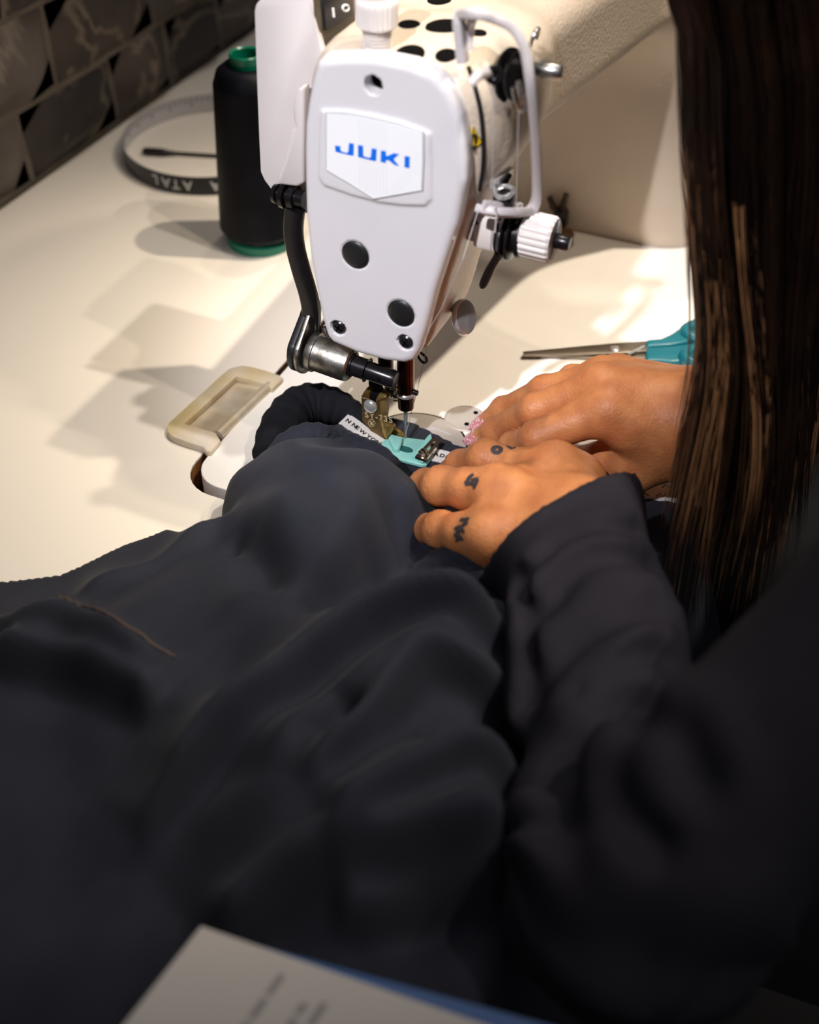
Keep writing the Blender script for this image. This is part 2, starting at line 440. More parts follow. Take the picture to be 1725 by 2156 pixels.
for q in ((748, 537), (844, 660)):
    y_, z_ = fp(*q)
    MB().lathe((FX + .001, y_, z_), (-1, 0, 0), [(0, .0066), (.0010, .0066), (.0016, .0060), (.0019, .0045), (.0020, 0)], 40).build('rubber_plug', M_RUBBER, face)
for q in ((712, 691), (853, 722)):
    y_, z_ = fp(*q); c = Vector((FX + .0014, y_, z_))
    so = MB().lathe(c, (-1, 0, 0), [(0, .0035), (.0006, .0035), (.0013, .0028), (.0016, .0012), (.0016, 0)], 28).build('cross_screw', M_BLACK, face)
    r45 = Matrix.Rotation(.5, 3, 'X')
    m_ = MB()
    for a in (0, math.pi/2): m_.box(c + Vector((-.0016, 0, 0)), (.0003, .0042, .0008), rot=Matrix.Rotation(.5 + a, 3, 'X'))
    m_.build('cross_slot', M_HOLE_SHADE, so, False)
# name plate and its lettering
NX = FX - .0011
NPX = [(687,236),(715,237),(745,240),(790,249),(840,260),(892,277),(892,340),(890,400),(840,409),(787,418),(735,385),(687,357),(687,300)]
npl = MB().prism([onx(*q, NX + .0004) for q in NPX], (-.0009, 0, 0), bevel=.0002, seg=1).build('name_plate', M_WHITE, face, auto=.5)
# thin bright frame round the plate
MB().rod([onx(*q, NX - .0004) for q in NPX], .0003, 6, closed=True).build('plate_border', M_GREYLINE, npl)
LX = NX - .00062
def c1p(x, y): return (520 + x/2.6136, y/2.6136)
def c9(x, y): return (680 + x/7.5, 220 + y/7.5)
for ch in ([(190,652),(272,657),(282,730),(315,750),(375,768),(402,740),(412,608),(490,622),(485,808),(440,805),(200,745)],
           [(555,640),(635,655),(638,805),(660,825),(735,845),(758,825),(770,692),(850,705),(842,893),(800,890),(555,828)],
           [(918,728),(995,738),(998,810),(1020,812),(1120,770),(1205,785),(1115,865),(1205,975),(1135,955),(1035,880),(995,880),(992,925),(912,905)],
           [(1292,812),(1372,825),(1368,1008),(1288,990)]):
    MB().prism([onx(*c9(*q), LX) for q in ch], (.0003, 0, 0)).build('blue_letter', M_BLUE, npl, False)
for x in range(757, 818, 7):
    y0 = 241 + (x-745)*.2; y1 = 398 + (x-757)*.6 if x < 787 else 418 - (x-787)*.18
    MB().rod([onx(x, y0 + 6, NX - .0004), onx(x + 1, y1 - 4, NX - .0004)], .00016, 5).build('fine_stripe', mat('pale_stripe', (.80, .81, .84, 1), .4), npl)

# ---- cast body: head housing + arm + column as one casting
lo = (-.018, -.110, .0); hstep = .0022
G = grid(lo, (.44, .085, .225), hstep)
OUT = [(onx(*q, -.0243).y, min(onx(*q, -.0243).z, .2062)) for q in FACE_PX]
d2 = poly_d(G[0, :, :, 1], G[0, :, :, 2], OUT)[None] - .0012
d = extr(d2, G[..., 0], -.0145, .040, .006)
X_ = G[..., 0]
t = np.clip((X_ - .06)/.22, 0, 1)
yc = -.001 - .010*t; hy_ = .0395 + .018*t; z0 = .150 - .004*t; z1 = .2078
q = np.stack([np.maximum(np.maximum(.0 - X_, X_ - .41), -1), np.abs(G[..., 1] - yc) - hy_ + .016, np.abs(G[..., 2] - (z0+z1)/2) - (z1-z0)/2 + .016], -1)
arm = np.sqrt((np.maximum(q, 0)**2).sum(-1)) + np.minimum(q.max(-1), 0) - .016
d = smin(d, arm, .012)
# bulge on the front of the arm near the head
d = smin(d, rbox_d(G, (.03, -.022, .184), (.035, .0235, .0235), .014), .012)
col = rbox_d(G, (.345, -.020, .09), (.098, .080, .12), .045)
d = smin(d, col, .05)
V, Q = net(d, lo, hstep); V[:, 2] = np.maximum(V[:, 2], BZ - .001)
body = link('arm_and_column', mesh_np('arm_and_column', V, Q), M_BODY, mach)
BVB = BVHTree.FromPolygons([tuple(v) for v in V], [tuple(int(i) for i in q) for q in Q])
def hit(px, py, lift=.0):
    h_ = BVB.ray_cast(Vector(CAM), Vector(ray(px, py)).normalized())
    return (h_[0] + h_[1]*lift, h_[1]) if h_[0] is not None else (onz(px, py, .21), Vector((0, 0, 1)))
def onplane(px, py, P, N_):
    r_ = Vector(ray(px, py)); t_ = (Vector(P) - Vector(CAM)).dot(N_)/r_.dot(N_); return Vector(CAM) + r_*t_

# ---- things on top of the head
TZ = .2082
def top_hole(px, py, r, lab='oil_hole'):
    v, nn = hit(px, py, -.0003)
    h_ = MB().lathe(v, nn, [(0, r*1.08), (.0006, r*1.06), (.0008, r), (.0007, 0)], 28).build(lab, M_HOLE_SHADE, body)  # flat black disc on the surface, the hole's inner shade as colour
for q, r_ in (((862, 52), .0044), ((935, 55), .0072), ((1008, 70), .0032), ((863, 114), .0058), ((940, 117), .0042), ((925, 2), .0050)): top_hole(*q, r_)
v = hit(795, 100)[0] - Vector((0, 0, .0006))
post = MB(); prof = [(0, .0060), (.0008, .0060)]; z = .001
while z < .040:
    prof += [(z, .0050), (z + .0003, .0060), (z + .0008, .0060), (z + .0010, .0050)]; z += .0014
prof += [(.042, 0)]
po = post.lathe(v, (0, 0, 1), prof, 32).build('pressure_post', M_PLASTIC, mach, auto=.3, label='white threaded post on top of the machine head')
m_ = MB(); n_ = 72; o_ = v + Vector((0, 0, .0090)); rings = []
for h_, r_ in ((0, .0072), (.0010, .0082), (.0085, .0084), (.0105, .0084), (.0115, .0076)):
    rings.append([o_ + Vector((math.cos(2*math.pi*k/n_)*(r_ + (.0002 if k % 3 else -.0003)), math.sin(2*math.pi*k/n_)*(r_ + (.0002 if k % 3 else -.0003)), h_)) for k in range(n_)])
m_.add([p for r_ in rings for p in r_], [(i*n_+k, i*n_+(k+1) % n_, (i+1)*n_+(k+1) % n_, (i+1)*n_+k) for i in range(4) for k in range(n_)] + [tuple(range(4*n_, 5*n_)), tuple(range(n_-1, -1, -1))])
m_.build('knurled_collar', M_PLASTIC, po)

# ---- control box on the back (left in the photo) with its rocker switch
BXX = .002
box_px = [(560,-6),(547,0),(538,10),(535,24),(538,120),(541,200),(545,300),(548,362),(556,380),(590,425),(602,440),(640,450),(690,450),(690,112),(680,112),(668,70),(660,25),(656,0),(650,-8)]
bp_ = [onx(*q, BXX) for q in box_px]
bxo = MB().prism(bp_, (.004, 0, 0), bevel=.0011, seg=2).build('control_box', M_PANEL, mach, label='pale lilac control box behind the face plate')
top_z = max(p.z for p in bp_)
MB().box((.036, .0560, .188), (.058, .0255, .064), bevel=.003).build('box_housing', M_PANEL, bxo)
PA, PB, PC = onx(664, -40, .006), onx(685, 116, .006), onx(746, 60, .034)
PN = (PB - PA).cross(PC - PA).normalized()
if PN.dot(Vector(CAM) - PA) < 0: PN = -PN
def sp_(px, py, l=0.): return onplane(px, py, PA + PN*l, PN)
sw = MB().prism([sp_(660, -40), sp_(664, 30), sp_(684, 117), sp_(748, 60), sp_(752, -40)], -PN*.004, bevel=.0006).build('switch_panel', M_OLIVE, bxo)
rk = MB().prism([sp_(682, -4, .0016), sp_(688, 66, .0016), sp_(744, 34, .0016), sp_(738, -40, .0016)], -PN*.003, bevel=.0006).build('rocker_switch', M_SWITCH, sw)
MB().rod([sp_(701, 17, .0018), sp_(703, 36, .0018)], .0006, 6).build('switch_mark', M_PRINTW, rk)
MB().rod([sp_(728 + 6.5*math.cos(t_), 17 + 6.5*math.sin(t_), .0018) for t_ in np.linspace(0, 2*math.pi, 21)[:-1]], .0005, 6, closed=True).build('switch_mark', M_PRINTW, rk)
# white lever cover in front of it
lc = [(640,184),(627,188),(619,202),(616,222),(617,250),(623,268),(612,276),(605,300),(597,340),(585,372),(583,384),(592,390),(626,394),(640,386)]
MB().prism([onx(*q, -.006) for q in lc], (.006, 0, 0), bevel=.0014, seg=2).build('lever_cover', M_PANEL, mach, auto=.8)
# pivot and black presser lifting lever
pv = onx(612, 414, -.004)
pm = MB().lathe(pv + Vector((0, .0085, 0)), (0, -1, 0), [(0, 0), (0, .0042), (.002, .0046), (.0022, .0030), (.0042, .0030), (.0044, .0058), (.0066, .0060), (.0068, .0034), (.0085, .0034), (.0087, .0056), (.0115, .0056), (.0117, .004), (.016, .004), (.016, 0)], 28).build('pivot_bolt', M_GUN, mach)
lv = [(622,440),(618,480),(622,520),(634,568),(650,622),(656,660),(655,704)]
MB().rod(smooth_path([onx(*q, -.006) for q in lv], 5), .0045, 16, flat=(1.0, .62), nrm=(0, -1, .0)).build('lifting_lever', M_GUN, mach, auto=.7, label='black lever down the left side of the head')

# ---- wiper solenoid
SX = -.012
a0 = onx(655, 738, SX); a1 = onx(742, 768, SX); ax = Vector((0, -1, -.10)).normalized()
L_ = (a1 - a0).length
sol = MB().lathe(a0 + ax*.000, ax, [(0, 0), (0, .0094), (.0012, .0100), (.0035, .0100), (.0037, .0091), (L_ - .004, .0091), (L_ - .001, .0086), (L_, .0074), (L_, 0)], 48).build('solenoid', M_DULL, mach, label='worn zinc cylinder beside the needle bar')
def obround(c, r0, off, r1):
    off = Vector(off); L2 = math.atan2(off.z, off.x); out = []
    for t_ in np.linspace(math.pi/2, 3*math.pi/2, 14): out.append(c + Vector((math.cos(L2 + t_)*r0, 0, math.sin(L2 + t_)*r0)))
    for t_ in np.linspace(-math.pi/2, math.pi/2, 10): out.append(c + off + Vector((math.cos(L2 + t_)*r1, 0, math.sin(L2 + t_)*r1)))
    return out
MB().prism(obround(a0 - ax*.0012, .0122, (.010, 0, .016), .0060), (0, .0022, 0), bevel=.0004).build('zinc_flange', M_DULL, sol)
MB().prism(obround(a0 - ax*.0034, .0120, (.009, 0, .013), .0062), (0, .0042, 0), bevel=.0014, seg=3).build('rubber_end_cap', M_RUBBER, sol)
MB().lathe(a1 - ax*.001, ax, [(0, .0062), (.0018, .0062), (.002, .0052), (.0090, .0052), (.0092, .0062), (.0094, .0046), (.0225, .0046), (.0245, .0040), (.0245, 0)], 32).build('plunger', M_GUN, sol)
v = a1 + ax*.0165 + Vector((-.0046, 0, .0005)); MB().lathe(v, (-1, 0, .1), [(0, .0010), (.0002, .0010), (.0002, 0)], 14).build('plunger_hole', M_HOLE_SHADE, sol)
MB().prism([onx(*q, -.004) for q in ((668,694),(684,690),(700,735),(760,765),(745,778),(690,762),(664,745))], (.003, 0, 0), bevel=.0005).build('mounting_bracket', M_DULL, sol)

# ---- needle bar, clamp, needle
nb = MB().lathe((0, -.0006, .026), (0, 0, 1), [(0, 0), (.0008, .0032), (.0012, .0040), (.0085, .0043), (.0085, .0046), (.0105, .0046), (.0105, .0043), (.030, .0043), (.050, .0043), (.050, 0)], 36).build('needle_bar', M_COPPER, mach, label='dark coppery needle bar')
MB().lathe((0, -.0006, .0352), (0, 0, 1), [(0, .0047), (.0003, .0050), (.0018, .0050), (.0021, .0047)], 36).build('clamp_ring', M_CHROME, nb)
MB().lathe((.0, -.0048, .0378), (0, -1, 0), [(0, .0014), (.0022, .0014), (.0024, .0010), (.0024, 0)], 18).build('needle_screw', M_GUN, nb)
MB().rod([(-.0045, .003, .050), (-.0065, .0055, .046), (-.0062, .0062, .040), (-.005, .004, .0385)], .0009, 8).build('wiper_hook', M_GUN, nb)
ndl = MB().lathe((0, -.0004, .0), (0, 0, 1), [(0, 0), (.0012, .00032), (.0040, .00055), (.016, .00062), (.0185, .00100), (.030, .0011), (.030, 0)], 16).build('needle', mat('needle_steel', (.30, .29, .29, 1), .3, .55), nb)
# wire thread guide under the head
MB().rod(smooth_path([onx(877, 740, -.006), onx(884, 756, -.006), onx(893, 764, -.006), onx(899, 759, -.006), onx(895, 750, -.005), onx(884, 741, -.003)], 6), .00062, 8).build('wire_thread_guide', M_GUN, mach)

# ---- presser bar and presser foot
prx = .0045
pb = MB().lathe((prx, .0125, .038), (0, 0, 1), [(0, 0), (0, .0040), (.030, .0040), (.030, 0)], 28).build('presser_bar', M_GUN, mach)
FTX = -.0045
def c3(x, y): return (560 + x/3.9205, 680 + y/3.9205)
def F3(pts, x): return [onx(*c3(*q), x) for q in pts]
MB().prism(F3([(845,440),(935,455),(945,530),(930,560),(955,610),(960,660),(855,660),(858,600),(868,570),(845,510)], FTX + .003), (.005, 0, 0), bevel=.0005).build('foot_shank', M_GUN, pb)
ft = MB().prism(F3([(785,612),(855,630),(850,690),(905,700),(905,640),(985,605),(990,620),(992,740),(975,880),(1000,940),(1068,1010),(1070,1050),(1058,1066),(960,1062),(925,1010),(890,930),(795,812),(788,700)], FTX), (.0042, 0, 0), bevel=.0005, seg=1).build('presser_foot', M_BRONZE, mach, auto=.25, label='aged brass presser foot with etched lettering')
MB().prism(F3([(785,612),(805,572),(850,578),(855,630)], FTX + .0002), (.006, 0, 0), bevel=.0004).build('foot_prong', M_BRASS, ft)
MB().prism(F3([(905,640),(925,598),(985,605),(985,655),(940,668)], FTX + .0002), (.006, 0, 0), bevel=.0004).build('foot_prong', M_BRASS, ft)
MB().prism(F3([(940,650),(985,640),(990,740),(980,830),(1000,850),(1040,845),(1055,870),(1035,910),(1000,950),(1068,1010),(1070,1050),(1045,1010),(985,955),(962,900),(945,800)], FTX - .0003), (.003, 0, 0), bevel=.0004).build('foot_side', M_BRASS, ft)
m_ = MB().rod(smooth_path(F3([(1010,870),(1050,890),(1085,905),(1108,930),(1115,965),(1112,995)], .002), 5), .0022, 12, flat=(.6, 1.0), nrm=(1, 0, 0))
m_.build('foot_fork', M_BRASS, ft)
scw = onx(*c3(862, 688), FTX - .0002)
so = MB().lathe(scw, (-1, 0, .15), [(0, .0038), (.0006, .0036), (.0014, .0026), (.0018, .0010), (.0019, 0)], 30).build('chrome_screw', M_CHROME, ft)
c_ = onx(*c3(1012, 1030), FTX - .0003)
so2 = MB().lathe(c_, (-1, 0, 0), [(0, .0017), (.0005, .0016), (.0007, .001), (.0007, 0)], 20).build('pivot_pin', M_BRASS, ft)
ra = (onx(*c3(930, 795), FTX) - onx(*c3(815, 770), FTX))
text_mesh('etched_lettering', 'SY-73S', .0050, onx(*c3(818, 776), FTX - .0003), ra, (0, .25, 1), M_GOLD, ft, extrude=.0001, spacing=1.12)
hx = [onx(*c3(873 + 30*math.cos(math.radians(a)), 826 + 30*math.sin(math.radians(a))), FTX - .0003) for a in range(0, 360, 60)]
MB().rod(hx, .00016, 5, closed=True).build('etched_hexagon', M_GOLD, ft)
for pts in ([(858,812),(873,822),(890,815)], [(873,822),(873,836)], [(862,842),(873,834),(886,844)], [(862,828),(868,832)], [(880,832),(886,828)]):
    MB().rod(F3(pts, FTX - .0003), .00016, 5).build('etched_mark', M_GOLD, ft)
# knurled thumb screw with spring behind the shank
tc_ = onx(*c3(985, 560), .006)
MB().lathe(tc_, (.25, -1, .05), [(0, .0030), (.001, .0036), (.0014, .0026), (.0022, .0036), (.0028, .0026), (.0036, .0036), (.0042, .0028), (.0048, .0040), (.0050, .0052), (.0105, .0052), (.0110, .0046), (.0110, 0)], 32).build('thumb_screw', M_NICKEL, pb, auto=.5)
# mint green shoe with needle hole
def shoe_pts(z): return [onz(*c3(*q), z) for q in ((930,1030),(955,955),(1040,930),(1330,958),(1365,930),(1372,945),(1345,1130),(1320,1180),(1280,1186),(960,1105),(935,1085))]
zt = .0072
SH = [onz(*c3(*q), zt) for q in ((925,1040),(945,985),(1030,930),(1180,945),(1320,962),(1365,975),(1360,1120),(1325,1165),(1285,1168),(1120,1125),(940,1075))]
shoe = MB().prism(SH, (0, 0, -.0024), bevel=.0006, seg=2).build('mint_foot_sole', M_MINT, ft, auto=.8, label='mint green resin sole of the presser foot')
MB().prism([onz(*c3(*q), zt + .0002) for q in ((1205,1115),(1330,955),(1362,925),(1370,960),(1355,1120),(1325,1160),(1285,1162))], (0, 0, .0016), bevel=.0006).build('raised_rim', M_MINT, shoe, auto=.8)
MB().prism([onz(*c3(*q), zt + .0028) for q in ((1010,945),(1035,915),(1130,940),(1118,1000),(1100,1035),(1060,1040))], (0, 0, -.004), bevel=.0006).build('raised_block', M_MINT, shoe, auto=.8)
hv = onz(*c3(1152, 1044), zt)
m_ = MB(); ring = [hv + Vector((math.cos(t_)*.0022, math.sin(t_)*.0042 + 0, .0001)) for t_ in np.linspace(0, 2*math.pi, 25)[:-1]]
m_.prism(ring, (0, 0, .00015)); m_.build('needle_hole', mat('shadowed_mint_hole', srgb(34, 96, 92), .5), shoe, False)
# nickel guide plate with slot
gp = [onz(*c3(*q), zt + .0034) for q in ((1232,1100),(1378,945),(1450,962),(1318,1132))]
def lerp4(u, v_): 
    a_ = gp[0].lerp(gp[1], v_); b_ = gp[3].lerp(gp[2], v_); return a_.lerp(b_, u)
b = bmesh.new()
ho = [b.verts.new(lerp4(u, v_)) for u, v_ in [(.36 + .14*(1-math.cos(math.radians(a)))/1 if False else .5 + .17*math.cos(math.radians(a)), (.78 if a < 180 else .30) + .10*math.sin(math.radians(a))) for a in range(0, 360, 30)]]
ou = [b.verts.new(p) for p in gp]
es = [b.edges.new((ho[i-1], ho[i])) for i in range(12)] + [b.edges.new((ou[i-1], ou[i])) for i in range(4)]
bmesh.ops.triangle_fill(b, edges=es, use_beauty=True)
r_ = bmesh.ops.extrude_face_region(b, geom=list(b.faces)); bmesh.ops.translate(b, verts=[e for e in r_['geom'] if isinstance(e, bmesh.types.BMVert)], vec=(0, 0, -.0014)); bmesh.ops.recalc_face_normals(b, faces=b.faces)
me = bpy.data.meshes.new('guide_plate'); b.to_mesh(me); b.free()
gpo = link('guide_plate', me, M_NICKEL, ft, False)
gs = lerp4(.46, .22) + Vector((0, 0, .0002))
so = MB().lathe(gs, (0, 0, 1), [(0, .0028), (.0008, .0027), (.0014, .0019), (.0016, .0006), (.0016, 0)], 24).build('guide_screw', M_NICKEL, gpo)
MB().box(gs + Vector((0, 0, .0016)), (.0042, .0006, .0003), rot=Matrix.Rotation(.9, 3, 'Z')).build('screw_slot', M_HOLE_SHADE, so, False)

# ---- thread tension assembly
TX = .004
t0 = onx(1000, 478, TX); tax = Vector((0, -1, -.02)).normalized()
def tpos(px, py): return onx(px, py, TX)
ten = MB().box((TX, -.0415, .1345), (.014, .016, .016), bevel=.0025).build('tension_bracket', M_PLASTIC, mach)
tb = tpos(1052, 487)
MB().lathe(tb, tax, [(0, 0), (0, .0085), (.001, .0100), (.0018, .0100), (.0022, .0070), (.0032, .0070), (.0036, .0118), (.0046, .0122), (.0050, .0090), (.0056, .0090), (.0062, .0118), (.0072, .0114), (.0078, .0080), (.0098, .0080), (.010, .0096), (.0118, .0096), (.012, .0074), (.016, .0074), (.016, 0)], 40).build('tension_discs', M_GUN, ten, auto=.4)
MB().rod([tb + tax*.0130 + Vector((math.cos(a)*.0078, 0, math.sin(a)*.0078)) + tax*(a*.0004) for a in np.linspace(0, 12.5, 60)], .0006, 6).build('tension_spring', M_CHROME, ten)
kb = tpos(1104, 491); n_ = 60; rings = []
for h_, r_ in ((0, .0092), (.0008, .0101), (.0128, .0101), (.0140, .0092)):
    rings.append([kb + tax*h_ + Vector((math.cos(2*math.pi*k/n_), 0, math.sin(2*math.pi*k/n_)))*(r_ - (.0008 if (k % 3 == 0 and 0 < h_ < .0135) else 0)) for k in range(n_)])
kn = MB().add([p for r_ in rings for p in r_], [(i*n_+k, i*n_+(k+1) % n_, (i+1)*n_+(k+1) % n_, (i+1)*n_+k) for i in range(3) for k in range(n_)] + [tuple(range(3*n_, 4*n_)), tuple(range(n_-1, -1, -1))]).build('tension_knob', M_PLASTIC, ten, auto=.4, label='ribbed ivory thread tension knob')
MB().lathe(kb + tax*.0135, tax, [(0, 0), (0, .0030), (.0012, .0034), (.0060, .0034), (.0075, .0028), (.0075, 0)], 24).build('tension_stud', M_GUN, kn)
MB().box(kb + tax*.0143, (.0012, .0004, .017), rot=Matrix.Rotation(.5, 3, 'Y')).build('knob_slot', M_GREYLINE, kn, False)
MB().rod(smooth_path([tpos(1036, 492), tpos(1048, 502) + Vector((-.002, -.001, 0)), tpos(1052, 524) + Vector((-.003, -.001, 0)), tpos(1038, 560) + Vector((-.003, 0, 0)), tpos(1020, 599) + Vector((-.003, 0, 0))], 6), [.0020]*18 + [.0021, .0022, .0022, .0022, .0021, .0018, .0010], 12).build('thread_release_lever', M_GUN, ten)
MB().box(tpos(1012, 470) + Vector((0, 0, -.003)), (.012, .016, .007), bevel=.001).build('bracket_clip', M_STEEL, ten)
MB().lathe(tpos(1000, 458) + Vector((-.002, 0, 0)), (-.3, -.5, 1), [(0, .0046), (.002, .0048), (.0024, .0040), (.0034, .0040), (.0036, .0052), (.0048, .0052), (.0048, 0)], 28).build('thread_eyelet', M_GUN, ten)
MB().rod(smooth_path([tpos(1010, 455), tpos(985, 462) + Vector((-.006, 0, 0)), tpos(965, 482) + Vector((-.012, 0, 0))], 6), .0028, 12).build('guide_finger', M_BLACK, ten)
MB().lathe(onx(948, 484, -.016), (-1, -.5, .1), [(0, .0034), (.003, .0034), (.007, .0016), (.0075, 0)], 20).build('white_stop', M_PLASTIC, ten)

# ---- thread take-up guard (lilac bent strip)
g0 = onz(975, 130, .214)
gpts = [g0, onx(970, 80, g0.x), onx(967, 42, g0.x), onx(974, 30, g0.x + .001), ony(1000, 27, -.040), ony(1040, 38, -.046), ony(1078, 58, -.052), ony(1104, 100, -.057), ony(1117, 180, -.060), ony(1127, 290, -.060), ony(1131, 390, -.059), ony(1127, 428, -.058), ony(1112, 445, -.056), ony(1080, 448, -.053), ony(1040, 446, -.047), ony(1008, 440, -.040)]
gd = MB().rod(smooth_path(gpts, 6), .0026, 16, flat=(.75, 1.15)).build('take_up_guard', M_GUARD, mach, auto=.9, label='bent lilac-grey guard strip around the take-up lever')
MB().rod(smooth_path([ony(1000, 30, -.040) + Vector((.004, .002, -.002)), onx(990, 60, g0.x + .004), onx(988, 104, g0.x + .004)], 5), .0022, 12, flat=(.7, 1.2)).build('guard_flange', M_GUARD, gd)
MB().rod([ony(1018, 433, -.043), ony(1060, 437, -.049), ony(1095, 438, -.053)], .0020, 12, flat=(.7, 1.2)).build('guard_lip', M_GUARD, gd)
# take-up slot, lever
sl = [hit(p.x, p.y, .0)[0] for p in smooth_path([(987, 142, 0), (1002, 190, 0), (1013, 240, 0), (1018, 300, 0), (1017, 350, 0), (1010, 400, 0)], 7)]
MB().rod(sl, .0010, 8).build('take_up_slot', M_BLACK, body)
tl = MB().rod(smooth_path([ony(992, 178, -.046), ony(1003, 163, -.047), ony(1020, 154, -.047), ony(1037, 156, -.047)], 6), [.0018]*6 + [.002]*6 + [.0024]*6 + [.0032], 12).build('take_up_lever', M_GUARD, mach)
v = ony(1037, 157, -.049); MB().lathe(v, (-.6, -1, .2), [(0, .0036), (.0012, .0036), (.0016, .0030), (.0016, .0017), (.0006, .0015), (.0006, 0)], 24).build('lever_eye', M_GUN, tl)
# dark thread guide disc with hook, pin, eyelet
v = ony(1086, 160, -.047)
gdk = MB().lathe(v + Vector((0, .006, 0)), (-.2, -1, .1), [(0, 0), (0, .008), (.003, .0105), (.004, .0105), (.0044, .006), (.0062, .006), (.0066, .0095), (.0078, .0095), (.0078, 0)], 32).build('thread_guide_disc', M_GUN, mach)
MB().rod(smooth_path([ony(1092, 172, -.056), ony(1098, 205, -.057), ony(1103, 226, -.057), ony(1096, 232, -.057), ony(1089, 220, -.057), ony(1082, 185, -.056)], 5), .0011, 8).build('guide_hook', M_STEEL, gdk)
v = ony(1130, 148, -.054); MB().lathe(v + Vector((0, .012, 0)), (.1, -1, 0), [(0, .0026), (.013, .0026), (.014, .0032), (.021, .0032), (.022, .0026), (.022, 0)], 18).build('guide_pin', M_STEEL, mach)
v = ony(1126, 78, -.045); MB().rod([v + Vector((math.cos(a)*.0034, -.001*math.sin(a), math.sin(a)*.0034)) for a in np.linspace(-.6, 4.2, 18)], .0009, 8).build('wire_eyelet', M_STEEL, mach)
# chrome guides above the tension unit
v = ony(1066, 372, -.043)
cg = MB().prism([ony(1040, 402, -.044), ony(1046, 385, -.045), ony(1072, 356, -.045), ony(1083, 352, -.045), ony(1084, 366, -.045), ony(1070, 392, -.044), ony(1056, 408, -.044)], (0, .003, 0), bevel=.0007).build('chrome_thread_guide', M_CHROME, mach)
MB().prism([ony(1060, 385, -.0456), ony(1076, 364, -.0456), ony(1079, 370, -.0456), ony(1066, 392, -.0456)], (0, .0004, 0)).build('guide_slot', M_HOLE_SHADE, cg, False)
v = ony(1062, 404, -.048); MB().rod([v + Vector((math.cos(a)*.0052, math.sin(a)*.0035, 0)) for a in np.linspace(0, 2*math.pi, 25)[:-1]], .0011, 8, closed=True).build('guide_ring', M_CHROME, cg)
MB().lathe(v + Vector((0, 0, -.006)), (0, 0, 1), [(0, .0046), (.005, .0046), (.005, 0)], 24).build('guide_barrel', M_GUN, cg)
# yellow warning triangle on the head side
tri = [hit(996, 264, .0004)[0], hit(1014, 299, .0004)[0], hit(990, 322, .0004)[0]]
st = MB().prism(tri, (0, .0005, 0)).build('warning_sticker', M_YELLOW, body, False, label='small yellow warning triangle')
cc = (tri[0] + tri[1] + tri[2])/3
MB().rod([cc + Vector((-.001, -.0002, .003)), cc + Vector((.0005, -.0002, -.001))], .0007, 6).build('sticker_mark', M_BLACK, st)
MB().rod([cc + Vector((-.003, -.0002, -.002)), cc + Vector((.003, -.0002, -.002))], .0005, 6).build('sticker_mark', M_BLACK, st)
MB().rod([tri[0]*.94 + cc*.06 + Vector((0, -.0002, 0)), tri[1]*.94 + cc*.06 + Vector((0, -.0002, 0)), tri[2]*.94 + cc*.06 + Vector((0, -.0002, 0))], .00028, 5, closed=True).build('sticker_border', M_BLACK, st)
# chrome push button under the arm
kv = Vector((.0300, -.0235, .0665)); kv = ony(979, 668, -.027)
kax = Vector((-.12, -.90, .34)).normalized()
btn = MB().lathe(kv, kax, [(-.0022, 0), (-.0022, .0078), (-.0014, .0086), (0, .0086), (.0010, .0080), (.0014, .005), (.0016, 0)], 40).build('chrome_button', M_CHROME, mach, label='round chrome button below the arm')
MB().rod(smooth_path([kv - kax*.002, kv - kax*.006 + Vector((0, 0, .004)), ony(968, 634, -.020) + Vector((.004, .004, .002)), Vector((.030, -.006, .105))], 6), .0020, 12).build('button_stem', M_CHROME, btn)

# ================================================================== SMALL THINGS ON THE TABLE
# ---- hinge at the back edge of the bed
def c7(x, y): return (300 + x/4.7917, 720 + y/4.7917)
HZ = .0045
hv_ = onz(*c7(700, 650), 0)
hg = thing('machine_hinge', 'worn cream and steel hinge at the edge of the machine bed', 'hinge', (hv_.x, hv_.y, 0))
ho_px = [(245,860),(262,815),(420,670),(620,490),(800,325),(880,262),(1000,232),(1100,245),(1250,285),(1390,335),(1415,368),(1310,465),(1240,425),(950,345),(430,818),(740,905),(800,965),(680,1105),(640,1108),(610,1055),(430,1000),(300,950),(252,905)]
ho_px = [(245,860),(262,815),(420,670),(620,490),(800,325),(880,262),(1000,232),(1100,245),(1250,285),(1390,335),(1415,368),(1310,470),(1255,428),(950,340),(420,820),(740,912),(790,990),(690,1108),(640,1100),(610,1055),(430,1000),(300,950),(252,905)]
MB().prism([onz(*c7(*q), HZ) for q in ho_px], (0, 0, -.0044), bevel=.0008, seg=2).build('hinge_frame', M_HINGE, hg, auto=.7)
A_ = [onz(*c7(*q), z_) for q, z_ in (((420,820), .0022), ((950,340), .0022), ((1010,365), -.0002), ((480,838), -.0002))]
MB().prism(A_, (0, 0, -.0008)).build('steel_lip', M_HSTEEL, hg, False)
A_ = [onz(*c7(*q), z_) for q, z_ in (((480,838), .0003), ((1010,365), .0003), ((1255,430), .0020), ((770,930), .0020))]
MB().prism(A_, (0, 0, -.0008)).build('steel_leaf', M_HSTEEL, hg, False)
p0 = onz(*c7(765, 945), .0016); p1 = onz(*c7(1285, 450), .0016)
MB().rod([p0, p1], .0032, 20).build('hinge_barrel', M_HSTEEL, hg)

